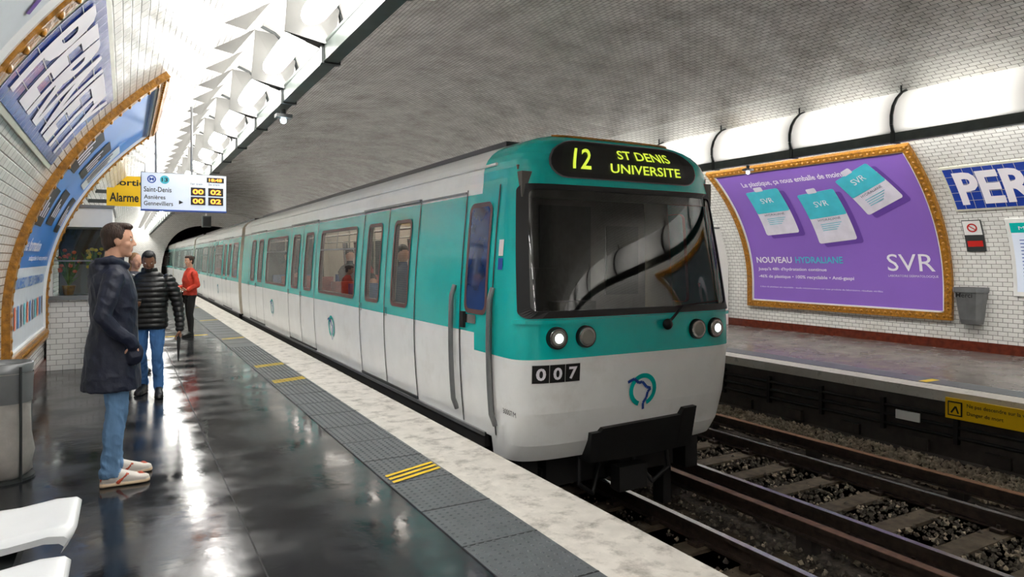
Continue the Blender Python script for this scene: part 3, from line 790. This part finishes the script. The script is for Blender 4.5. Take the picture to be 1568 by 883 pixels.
b.panel(frontmap,-.76,.76,2.275+zo,2.635+zo,.012,m_grey,r=.16,nu=24,nv=10)
b.panel(frontmap,-.745,.745,2.285+zo,2.625+zo,.02,m_blk,r=.15,nu=24,nv=10)
b.panel(frontmap,-.66,.60,2.325+zo,2.585+zo,.028,m_ledbg,r=.04,nu=24,nv=10)
b.text('12',frontmap,-.56,2.36+zo,.17,.19,.038,m_led,.012)
b.text('ST DENIS',frontmap,-.12,2.475+zo,.58,.085,.038,m_led,.012)
b.text('UNIVERSITE',frontmap,-.20,2.345+zo,.74,.085,.038,m_led,.012)
def lamp(xo,z,lit):
    u=xo/hwf(z); p=Vector(frontmap(u,z,0)); q=Vector(frontmap(u,z,1)); d=(q-p).normalized()
    d=(d+Vector((0,-1,0))*1.2).normalized()
    b.cyl(p-d*.05,p+d*.035,.098,.092,m_rub,28); b.cyl(p+d*.03,p+d*.042,.085,.08,m_chrome,28); b.cyl(p+d*.035,p+d*.048,.068,.06,m_headoff,24)
    if lit: b.cyl(p+d*.04,p+d*.054,.042,.036,m_head,20)
for xo,l in ((-.90,True),(-.62,False),(.66,False),(.91,True)): lamp(xo,.935,l)
w0=Vector(frontmap(.22,1.0,.04)); w1=Vector(frontmap(.36,1.16,.06)); w2=Vector(frontmap(.75,1.19,.045))
b.ell(w0,(.05,.04,.05),m_rub); b.tube([w0,w1],.012,m_rub); b.tube([w1,w2],.008,m_rub)
b.panel(frontmap,-.905,-.545,.560,.720,.004,m_wht,nu=5)
for i,ch in enumerate('007'):
    uu=-.90+i*.118
    b.panel(frontmap,uu,uu+.114,.565,.715,.008,m_blk,nu=3); b.text(ch,frontmap,uu+.024,.588,.066,.104,.013,m_ptext,.03)
def logo(mp,u,v,r,su=1):
    b.ringmark(mp,u,v,r*.72,r,.008,m_teal,su,32,-1.2,4.4)
    pts=[(-1.15,.55),(-.7,.72),(-.35,.45),(-.1,.50),(.25,.15),(.55,.05),(.35,-.15),(.28,-.5),(.05,-.8),(.12,-1.2)]
    b.line(mp,[(u+su*r*x,v+r*y) for x,y in pts],r*.17,.011,m_lblue,su)
logo(frontmap,.02,.42,.15,.85)
b.text('30007/M',sideL,-5.1,.28,.22,.045,.006,m_blk)
def bump_top(u): return .115+.03*(u+.5) + (.06 if u>.43 else (-.03 if u<-.35 else 0))
U=np.linspace(-.44,.56,40)
top=[];bot=[];topb=[];botb=[]
for u in U:
    zt=bump_top(u); zb=-.19+.03*abs(u)
    top.append(frontmap(u,max(zt,0),.05)[:2]+(zt,)); bot.append(frontmap(u,0,.03)[:2]+(zb,))
    topb.append(frontmap(u,max(zt,0),-.02)[:2]+(zt+.005,)); botb.append(frontmap(u,0,-.3)[:2]+(zb,))
b.grid([botb,bot,top,topb],m_blk,False)
for k in (0,-1): b.add([botb[k],bot[k],top[k],topb[k]],[(0,1,2,3)] if k else [(3,2,1,0)],m_blk)
b.box(TC-.75,TC+.75,5.15,5.5,-.45,-.1,m_dark); b.cyl((TC,4.95,-.38),(TC,5.4,-.38),.09,None,m_dark,16); b.box(TC-.16,TC+.16,4.85,4.98,-.50,-.28,m_dark)
for s_ in (-.5,.5):
    b.tube([(TC+s_,5.0,-.12),(TC+s_*1.05,4.97,-.4),(TC+s_*.7,5.0,-.52),(TC+s_*.4,5.1,-.3)],.02,m_rub)
    b.box(TC+s_*1.44-.05,TC+s_*1.44+.05,5.2,5.35,-.86,-.3,m_dark); b.box(TC+s_*1.9-.08,TC+s_*1.9+.08,5.1,5.6,-.5,-.05,m_dark)
def bogie(yc):
    for dy in (-.95,.95):
        b.cyl((TC-.72,yc+dy,RZ+.42),(TC+.72,yc+dy,RZ+.42),.07,None,m_dark,12)
        for s_ in (-.72,.72):
            b.cyl((TC+s_-.06,yc+dy,RZ+.425),(TC+s_+.06,yc+dy,RZ+.425),.42,None,m_dgrey,32)
            b.cyl((TC+s_*1.2-.04,yc+dy,RZ+.42),(TC+s_*1.2+.04,yc+dy,RZ+.42),.16,None,m_dark,16)
    for s_ in (-1,1): b.box(TC+s_*.95-.06,TC+s_*.95+.06,yc-1.4,yc+1.4,RZ+.35,RZ+.62,m_dark)
    b.box(TC-.8,TC+.8,yc-.25,yc+.25,RZ+.4,-.05,m_dark)
SG=1
def YU(ya,yb): return (-yb,-ya) if SG<0 else (ya,yb)
def win(mp,ya,yb,z0,z1,glass=m_sglass,bar=False,solid=False):
    a,c=YU(ya,yb)
    b.ring(mp,(a-.03,c+.03,z0-.03,z1+.03,.09),(a+.012,c-.012,z0+.012,z1-.012,.06),.008,-.045,m_wframe)
    b.panel(mp,a,c,z0,z1,.002 if not solid else .006,glass,r=.07,nv=6)
    if bar:
        b.slab(mp,a+.02,c-.02,z1-.30,z1-.275,.0,.016,m_grey)
        b.line(mp,[((a+c)/2,z1-.29),((a+c)/2,z1-.02)],.03,.010,m_grey)
def vline(mp,y,z0=.05,z1=2.2,w=.02): 
    q=YU(y,y)[0]; zz=np.linspace(z0,z1,7); b.line(mp,[(q,z) for z in zz],w,.007,m_rub)
def door(mp,y0,y1):
    ym=(y0+y1)/2; a,c=YU(y0,y1)
    b.slab(mp,a,c,2.225,2.25,0,.03,m_grey); b.slab(mp,a,c,.03,.07,0,.02,m_dgrey)
    for y in (y0,ym,y1): vline(mp,y,.05,2.22,.022)
    for (p,q) in ((y0,ym),(ym,y1)):
        w=q-p; win(mp,p+w*.24,q-w*.24,1.06,2.02)
        a,c=YU(q-.09,q-.065); b.slab(mp,a,c,.9,1.0,.0,.03,m_chrome)
def car(y0,y1,doors,wins,logos):
    global SG
    for mp,SG in ((sideL,-1),(sideR,1)):
        for d in doors: door(mp,*d)
        for w_ in wins: win(mp,w_[0],w_[1],1.06,2.02,bar=(w_[1]-w_[0])>1.5)
        for l_ in logos: logo(mp,YU(l_,l_)[0],.54,.17)
        a,c=YU(y0,y1); b.slab(mp,a,c,2.215,2.235,0,.012,m_grey)
car(5.95,20.0,D1,W1,[10.6,15.5])
bogie(7.3); bogie(17.6)
for mp,SG in ((sideL,-1),(sideR,1)):
    for y in (5.27,5.92): vline(mp,y,.05,2.25,.02)
    win(mp,5.40,5.80,1.12,2.08,m_bglass,solid=True)
    a,c=YU(5.80,5.86); b.slab(mp,a,c,.95,1.1,0,.03,m_blk)
    a,c=YU(5.58,5.84); b.panel(mp,a,c,1.0,1.08,.008,m_chrome,r=.01)
    for y in (5.26,6.05):
        zz=np.linspace(.14,1.34,13); off=[.01]+[.04]*11+[.01]
        pts=[Vector(mp(YU(y,y)[0],z,o_)) for z,o_ in zip(zz,off)]
        b.tube(pts,.024,m_grey,10)
    a,c=YU(5.12,5.2); b.panel(mp,a,c,1.62,1.76,.006,m_wht); b.panel(mp,a,c,1.5,1.6,.006,m_lblue)
y=20.55
for k in range(4):
    L_=14.6; b.box(TC-.95,TC+.95,y-.56,y+.02,-.2,2.35,m_rub)
    D=[(y+1.7,y+3.7),(y+6.3,y+8.3),(y+10.9,y+12.9)]; W=[(y+.4,y+1.4),(y+4.0,y+6.0),(y+8.6,y+10.6),(y+13.2,y+14.2)]
    yst=y
    body(y,y+L_,leafwins(D)+W)
    y=yst
    car(y,y+L_,D,W,[y+4.9,y+9.6])
    bogie(y+2.4); bogie(y+12.2)
    y+=L_+.55
    if y+L_>YF+24: break
train=b.obj('metro_train')

# ------------------------------------------------------------------ PEOPLE
m_skin=M('skin',S(205,156,130),.5,var=.08,scale=20); m_skin2=M('skin_brown',S(128,88,66),.5,var=.08,scale=20)
m_lip=M('lips',S(160,96,86),.5); m_eye=M('eye_white',S(225,225,220),.2,var=0); m_iris=M('iris',S(30,22,18),.2)
m_hairb=M('hair_brown',S(52,34,24),.6,var=.4,scale=60,bump=.8,bscale=120,stretch=(1,1,.25)); m_hairk=M('hair_black',S(16,14,14),.6,var=.4,scale=60,bump=.6,bscale=120)
m_hairl=M('hair_light',S(150,110,70),.6,var=.3,scale=60)
m_coat=M('navy_coat_fabric',S(20,27,48),.6,var=.25,scale=7,bump=.6,bscale=22)
m_jean=M('light_blue_denim',S(98,134,172),.8,var=.3,scale=9,bump=.5,bscale=40,stretch=(1,1,.4)); m_jean2=M('blue_denim',S(62,110,165),.8,var=.25,scale=9,bump=.5,bscale=40,stretch=(1,1,.4))
m_puff=M('black_puffer',S(22,23,24),.38,var=.2,scale=9,bump=.4,bscale=30); m_redj=M('red_jacket',S(200,56,32),.6,var=.15,scale=9,bump=.4)
m_pant=M('black_trousers',S(20,20,23),.7,var=.2); m_shoew=M('white_sneaker',S(215,208,200),.5,var=.05); m_shoeo=M('sneaker_red_stripe',S(180,70,40),.5); m_shoek=M('black_shoe',S(18,18,18),.4)
m_gray=M('grey_jumper',S(90,90,96),.8)
m_sole=M('shoe_sole',S(205,180,150),.6)

def chain(r,pts,mat,n=14):
    for (p,a),(q,c) in zip(pts[:-1],pts[1:]):
        r.cyl(p,q,a,c,mat,n)
    for p,a in pts: r.ell(p,(a,a,a),mat,n,10)
def rings(r,L_,mat,n=32,sq=2.3):
    R_=[]
    for (cx_,cy_,z,rx,ry) in L_:
        R_.append([(cx_+rx*math.copysign(abs(math.cos(t))**(2/sq),math.cos(t)),cy_+ry*math.copysign(abs(math.sin(t))**(2/sq),math.sin(t)),z) for t in [2*math.pi*i/n for i in range(n)]])
    r.loft(R_,mat,False)
def smooth_rings(keys,n):
    K=np.array(keys); z=np.linspace(K[0][2],K[-1][2],n); out=[]
    for zz in z: out.append(tuple([np.interp(zz,K[:,2],K[:,0]),np.interp(zz,K[:,2],K[:,1]),zz,np.interp(zz,K[:,2],K[:,3]),np.interp(zz,K[:,2],K[:,4])]))
    return out
def remesh(r,name,voxel,parent,disp=None,sm=3):
    me=bpy.data.meshes.new(name+'_raw'); me.from_pydata(r.v,[],r.f); 
    ob=bpy.data.objects.new(name,me); C.collection.objects.link(ob)
    md=ob.modifiers.new('r','REMESH'); md.mode='VOXEL'; md.voxel_size=voxel; md.use_smooth_shade=True
    s_=ob.modifiers.new('s','SMOOTH'); s_.factor=.5; s_.iterations=sm
    C.view_layer.update()
    nm=bpy.data.meshes.new_from_object(ob.evaluated_get(C.evaluated_depsgraph_get()))
    tree=BVHTree.FromPolygons([Vector(v) for v in r.v],r.f)
    for m in r.mats: nm.materials.append(m)
    idx=[0]*len(nm.polygons); vm=[0]*len(nm.vertices)
    for p in nm.polygons:
        h=tree.find_nearest(p.center); k=r.m[h[2]]; idx[p.index]=k
        for v in p.vertices: vm[v]=k
    nm.polygons.foreach_set('material_index',idx); nm.polygons.foreach_set('use_smooth',[True]*len(idx))
    if disp:
        co=[v.co.copy() for v in nm.vertices]; no=[v.normal.copy() for v in nm.vertices]
        for i,v in enumerate(nm.vertices):
            f=disp.get(r.mats[vm[i]].name)
            if f: v.co=co[i]+no[i]*f(co[i])
    nm.update(); ob.modifiers.clear(); ob.data=nm; ob.name=name; nm.name=name; ob.parent=parent
    return ob
def head(r,pos,yaw,pitch,skin,hair,style='short',beard=None,s=.93):
    Rm=Matrix.Rotation(yaw,3,'Z')@Matrix.Rotation(pitch,3,'Y'); P=Vector(pos)
    def e(c,rad,mat,n=18,m=12): r.ell(P+Rm@(Vector(c)*s),tuple(x*s for x in rad),mat,n,m,rot=Rm)
    def cp(a,ra,c,rc,mat): chain(r,[(P+Rm@(Vector(a)*s),ra*s),(P+Rm@(Vector(c)*s),rc*s)],mat,10)
    e((0,0,.02),(.097,.076,.104),skin); e((.026,0,-.045),(.070,.060,.076),skin); e((.062,0,-.100),(.028,.034,.024),skin)
    cp((.091,0,.010),.009,(.110,0,-.026),.0115,skin); e((.099,.011,-.030),(.011,.009,.008),skin); e((.099,-.011,-.030),(.011,.009,.008),skin)
    cp((.080,-.033,.030),.010,(.080,.033,.030),.010,skin)
    cp((.086,-.016,-.064),.0065,(.089,.0,-.062),.0075,m_lip); cp((.089,.0,-.062),.0075,(.086,.016,-.064),.0065,m_lip); cp((.087,-.012,-.074),.007,(.087,.012,-.074),.007,m_lip)
    for s_ in (-1,1):
        e((-.004,s_*.078,-.010),(.019,.009,.031),skin,10,8); e((.077,s_*.031,.008),(.014,.013,.009),m_eye,10,8); e((.087,s_*.031,.008),(.006,.006,.006),m_iris,8,6)
        e((.05,s_*.04,-.03),(.034,.026,.032),skin); cp((.087,s_*.02,.026),.0035,(.077,s_*.048,.029),.003,hair)
    e((-.024,0,.048),(.098,.083,.090),hair); e((-.045,0,.0),(.070,.077,.085),hair); e((-.055,0,-.05),(.045,.055,.05),hair)
    if style=='short':
        e((.035,0,.105),(.060,.060,.032),hair)
        for k in range(22):
            a=k*2.4; rr=.012+.055*((k%5)/5); e((.0+rr*math.cos(a)*1.2,rr*math.sin(a),.120+.005*(k%3)-rr*.25),(.026,.010,.011),hair,8,6)
    for s_ in (-1,1): e((.0,s_*.072,.035),(.03,.014,.035),hair,10,8)
    if style=='bun': e((-.11,0,.06),(.045,.045,.045),hair); e((.02,0,.1),(.07,.07,.04),hair)
    if style=='long': e((-.06,0,-.09),(.055,.08,.12),hair)
    if beard: e((.05,0,-.085),(.052,.052,.045),beard)
    return Rm
def hand(r,w,d,n,thumb,mat,curl=.5,s=1.0):
    w=Vector(w); d=Vector(d).normalized(); n=Vector(n); n=(n-d*n.dot(d)).normalized(); l=d.cross(n)*thumb
    for k in range(4):
        o=(.028-.0185*k)
        kn=w+d*.088*s+l*o*s-n*.004
        chain(r,[(w+d*.005+l*o*.6*s,.017*s),(kn,.0125*s)],mat,10)
        L_=[.070,.080,.074,.058][k]*s; p=kn; dd=d.copy(); nn=n.copy(); rr=.0092*s
        pts=[(p,rr*1.1)]
        for q,fr in enumerate((.45,.32,.23)):
            ang=curl*(.7+.35*q); d2=(dd*math.cos(ang)+nn*math.sin(ang)).normalized(); nn=(nn*math.cos(ang)-dd*math.sin(ang)).normalized(); dd=d2
            p=p+dd*L_*fr; rr*=.93; pts.append((p,rr))
        chain(r,pts,mat,10)
    b0=w+d*.025*s+l*.024*s; t1=b0+(d*.55+l*.7+n*.35).normalized()*.042*s; t2=t1+(d*.8+l*.25+n*.45).normalized()*.032*s; t3=t2+(d*.85+n*.5).normalized()*.024*s
    chain(r,[(b0,.016*s),(t1,.012*s),(t2,.0105*s),(t3,.008*s)],mat,10)
def shoe(r,x,y,ang,upper,sole,stripe=None,L_=.295,lift=0):
    Rz=Matrix.Rotation(ang,3,'Z'); P=Vector((x,y,lift))
    def ring(t,w,h,z0): 
        return [P+Rz@Vector((-.085+t*L_, w*math.copysign(abs(math.cos(a))**.8,math.cos(a)), z0+h*(.5+.5*math.copysign(abs(math.sin(a))**.8,math.sin(a))))) for a in [2*math.pi*i/18 for i in range(18)]]
    r.loft([ring(0,.022,.05,.025),ring(.05,.036,.085,.018),ring(.2,.042,.10,.015),ring(.38,.042,.10,.015),ring(.55,.046,.078,.015),ring(.75,.05,.055,.015),ring(.92,.042,.042,.015),ring(1.0,.02,.025,.02)],upper)
    r.loft([ring(-.01,.026,.028,.0),ring(.05,.040,.030,.0),ring(.4,.043,.028,.0),ring(.75,.054,.028,.0),ring(.95,.044,.028,.0),ring(1.02,.02,.024,.004)],sole)
    if stripe:
        for s_ in (-1,1):
            a=P+Rz@Vector((.02,s_*.040,.03)); c=P+Rz@Vector((.075,s_*.036,.078)); chain(r,[(a,.009),(c,.009)],stripe,8)
            a=P+Rz@Vector((-.075,s_*.018,.05)); c=P+Rz@Vector((-.06,s_*.03,.085)); chain(r,[(a,.012),(c,.012)],stripe,8)
        a=P+Rz@Vector((L_-.14,0,.055)); c=P+Rz@Vector((L_-.12,0,.045)); chain(r,[(a,.022),(c,.018)],stripe,8)
def legs(r,mat,hip,kneeL,ankL,kneeR,ankR,th=.088,kn=.066,an=.058):
    for s_,k,a in ((1,kneeL,ankL),(-1,kneeR,ankR)):
        h=Vector((hip[0],hip[1]+s_*.085,hip[2])); k=Vector(k);a=Vector(a)
        cm=k.lerp(a,.35)+Vector((-.012,0,0))
        chain(r,[(h,th),(h.lerp(k,.5),(th+kn)/2+.006),(k,kn),(cm,kn*.99),(a,an)],mat)
    r.ell((hip[0]-.01,hip[1],hip[2]+.02),(.125,.165,.12),mat)
nz=lambda p,s,a:a*noise.noise(Vector((p[0]*s,p[1]*s,p[2]*s*.6)))
def fold(s,a):
    def f(p):
        q=Vector((p[0]*s,p[1]*s,p[2]*s*.9+p[0]*s*.8)); n1=1-abs(noise.noise(q))*2.2
        return a*(n1-.6)+nz(p,s*.5,a)
    return f

par=empty('man_in_navy_coat',(-.055,5.66,0)); par.rotation_euler=(0,0,math.radians(6)); par.scale=(1.03,1.03,1.03)
r=MB()
legs(r,m_jean,(-.02,0,.92),(.015,.10,.50),(-.01,.11,.10),(.0,-.10,.50),(-.045,-.10,.10),th=.090,kn=.066,an=.056)
for yy_,xx in ((.11,-.01),(-.10,-.045)): rings(r,[(xx,yy_,.065,.062,.054),(xx,yy_,.10,.067,.058),(xx+.004,yy_,.135,.056,.052),(xx+.004,yy_,.16,.062,.056),(xx+.005,yy_,.19,.054,.05)],m_jean)
shoe(r,.03,.125,.12,m_shoew,m_sole,m_shoeo); shoe(r,-.02,-.10,-.06,m_shoew,m_sole,m_shoeo)
rings(r,smooth_rings([(-.03,0,.655,.182,.218),(-.03,0,.70,.180,.218),(-.025,0,.95,.158,.196),(-.015,0,1.10,.140,.176),(-.02,0,1.28,.146,.188),(-.03,0,1.40,.130,.192),(-.035,0,1.455,.105,.165),(-.03,0,1.51,.078,.095),(-.02,0,1.555,.068,.072)],26),m_coat)
chain(r,[((-.03,-.178,1.42),.066),((-.07,-.226,1.29),.060),((-.105,-.250,1.16),.055),((-.03,-.24,1.07),.049),((.055,-.215,1.00),.046),((.078,-.205,.965),.042)],m_coat)
chain(r,[((-.03,.178,1.42),.066),((-.06,.226,1.29),.060),((-.08,.246,1.16),.056),((.0,.236,1.06),.05),((.085,.21,.99),.045)],m_coat)
for s_ in (-1,1):
    r.ell((.092,s_*.190,.90),(.060,.034,.075),m_coat)
r.ell((-.105,0,1.475),(.062,.115,.070),m_coat); r.ell((-.128,0,1.40),(.042,.08,.085),m_coat)
chain(r,[((-.11,-.075,1.525),.028),((-.03,-.092,1.54),.028),((.055,-.045,1.50),.025)],m_coat); chain(r,[((-.11,.075,1.525),.028),((-.03,.092,1.54),.028),((.055,.045,1.50),.025)],m_coat)
chain(r,[((-.025,0,1.50),.056),((-.01,0,1.62),.053)],m_skin)
head(r,(.015,0,1.675),-.12,.02,m_skin,m_hairb,'short')
remesh(r,'body',.0055,par,{'navy_coat_fabric':fold(13,.0065),'light_blue_denim':fold(15,.007)})
r=MB()
for s_ in (-1,1):
    hand(r,(.084,s_*.203,.968),(.12,0,-.99),(0,-s_*1,0),s_,m_skin,.2,.86)
remesh(r,'hands',.003,par,sm=1)
b=MB()
zz=np.linspace(.70,1.5,20)
b.tube([(float(np.interp(z,[.7,.95,1.1,1.28,1.4,1.46,1.5],[.152,.135,.127,.128,.102,.074,.055])),0.0,z) for z in zz],.006,m_grey,6)
b.obj('coat_zip',par)

par=empty('man_with_phone',(.25,9.05,0)); par.rotation_euler=(0,0,math.radians(-100)); par.scale=(.97,.97,.97)
r=MB()
legs(r,m_jean2,(0,0,.88),(.10,.10,.50),(.10,.11,.10),(-.01,-.10,.49),(-.17,-.09,.13),th=.088,kn=.064,an=.056)
shoe(r,.14,.12,.15,m_shoek,m_shoek,L_=.28); shoe(r,-.14,-.09,-.2,m_shoek,m_shoek,L_=.28)
rings(r,smooth_rings([(0,0,.80,.14,.185),(0,0,.84,.155,.20),(0,0,1.05,.15,.195),(0,0,1.28,.155,.215),(-.01,0,1.38,.135,.20),(-.01,0,1.44,.10,.15),(0,0,1.50,.075,.085),(0,0,1.53,.07,.075)],24),m_puff)
chain(r,[((-.01,-.20,1.38),.075),((-.03,-.27,1.24),.07),((-.02,-.29,1.10),.064),((.11,-.22,1.06),.056),((.20,-.13,1.08),.048)],m_puff)
chain(r,[((-.01,.20,1.38),.075),((-.02,.27,1.22),.07),((-.03,.31,1.06),.062),((.0,.33,.92),.054),((.02,.335,.80),.048)],m_puff)
chain(r,[((-.01,0,1.46),.058),((.03,0,1.57),.054)],m_skin2)
head(r,(.055,0,1.61),.12,.38,m_skin2,m_hairk,'short',beard=m_hairk)
remesh(r,'body',.007,par,{'black_puffer':lambda p:.016*(abs(math.sin(p[2]*math.pi/.062))**.5)-.008+nz(p,12,.006),'blue_denim':fold(14,.008)})
r=MB(); hand(r,(.215,-.12,1.085),(.9,.35,.25),(-.1,.2,1),1,m_skin2,.55); hand(r,(.022,.336,.78),(.1,0,-1),(0,-1,0),-1,m_skin2,.75)
remesh(r,'hands',.003,par,sm=1)
b=MB(); Rp=Matrix.Translation((.30,-.085,1.135))@Matrix.Rotation(.35,4,'Z')@Matrix.Rotation(-.5,4,'Y')
vs=[Rp@Vector((x,y,z)) for z in (-.005,.005) for x,y in ((-.07,-.036),(.07,-.036),(.07,.036),(-.07,.036))]
b.add(vs,[(3,2,1,0),(4,5,6,7),(0,1,5,4),(1,2,6,5),(2,3,7,6),(3,0,4,7)],m_blk); b.obj('smartphone',par,bevel=.003)
b=MB(); b.cyl((.04,.325,.78),(.05,.325,.70),.012,None,m_blk,10); b.cyl((.05,.325,.70),(.08,.325,.40),.024,.008,m_blk,10); b.obj('folded_umbrella',par)

par=empty('woman_in_red_jacket',(1.16,15.4,0)); par.rotation_euler=(0,0,math.radians(200)); par.scale=(.92,.92,.92)
r=MB()
legs(r,m_pant,(0,0,.90),(.03,.08,.50),(.02,.09,.10),(.0,-.08,.50),(-.05,-.09,.10),th=.085,kn=.058,an=.045)
shoe(r,.05,.09,.1,m_shoek,m_shoek,L_=.26); shoe(r,-.03,-.09,-.1,m_shoek,m_shoek,L_=.26)
rings(r,smooth_rings([(0,0,.92,.13,.18),(0,0,1.05,.13,.17),(0,0,1.25,.15,.19),(-.01,0,1.38,.13,.18),(-.01,0,1.46,.09,.12),(0,0,1.52,.06,.07)],16),m_redj)
chain(r,[((-.01,-.18,1.40),.066),((-.04,-.25,1.14),.058),((.16,-.18,1.08),.046)],m_redj)
chain(r,[((-.01,.18,1.40),.066),((-.05,.25,1.14),.058),((.14,.20,1.04),.046)],m_redj)
chain(r,[((-.01,0,1.50),.05),((.01,0,1.62),.048)],m_skin)
head(r,(.02,0,1.675),.1,.15,m_skin,m_hairb,'bun')
remesh(r,'body',.008,par,{'red_jacket':fold(12,.008)})
r=MB(); hand(r,(.17,-.17,1.09),(.9,.3,.2),(0,.2,1),1,m_skin,.5); hand(r,(.155,.195,1.035),(.9,-.3,.1),(0,-.2,1),-1,m_skin,.5)
remesh(r,'hands',.0035,par,sm=1)
b=MB(); b.box(-.10,.14,-.32,-.22,.72,.98,m_blk); b.tube([(-.08,-.27,.97),(-.02,-.12,1.47),(.08,-.27,.97)],.01,m_blk,6); b.obj('shoulder_bag',par,bevel=.02)

par=empty('woman_with_light_hair',(.12,10.9,0)); par.rotation_euler=(0,0,math.radians(-60)); par.scale=(.93,.93,.93)
r=MB()
legs(r,m_pant,(0,0,.90),(.02,.08,.50),(.0,.09,.10),(.0,-.08,.50),(-.03,-.09,.10),th=.085,kn=.058,an=.045)
shoe(r,.03,.09,.1,m_shoek,m_shoek,L_=.26); shoe(r,-.0,-.09,-.1,m_shoek,m_shoek,L_=.26)
rings(r,smooth_rings([(0,0,.85,.13,.18),(0,0,1.05,.13,.17),(0,0,1.25,.15,.19),(-.01,0,1.38,.13,.18),(-.01,0,1.46,.09,.12),(0,0,1.52,.06,.07)],16),m_gray)
chain(r,[((-.01,-.18,1.40),.062),((-.03,-.22,1.14),.055),((.02,-.22,.90),.042)],m_gray)
chain(r,[((-.01,.18,1.40),.062),((-.03,.22,1.14),.055),((.02,.22,.90),.042)],m_gray)
chain(r,[((-.01,0,1.50),.05),((.01,0,1.62),.048)],m_skin)
head(r,(.02,0,1.675),.1,.1,m_skin,m_hairl,'long')
remesh(r,'body',.009,par,{'grey_jumper':fold(12,.008)})
r=MB(); hand(r,(.022,-.222,.88),(.1,0,-1),(0,1,0),1,m_skin,.4); hand(r,(.022,.222,.88),(.1,0,-1),(0,-1,0),-1,m_skin,.4)
remesh(r,'hands',.0035,par,sm=1)

# ------------------------------------------------------------------ world + camera
w=bpy.data.worlds.new('World'); sc.world=w; w.use_nodes=True
w.node_tree.nodes['Background'].inputs[0].default_value=(.02,.02,.02,1)
cam=bpy.data.cameras.new('Camera'); co=bpy.data.objects.new('Camera',cam); C.collection.objects.link(co); sc.camera=co
cam.sensor_width=36; cam.lens=24.0; cam.shift_y=-47.5/1600; cam.clip_end=300
th=math.atan(605/1067)
co.location=(0,0,1.6); co.rotation_euler=(math.pi/2,0,-th)
sc.view_settings.view_transform='Standard'
sc.view_settings.look='None'
sc.view_settings.exposure=.62
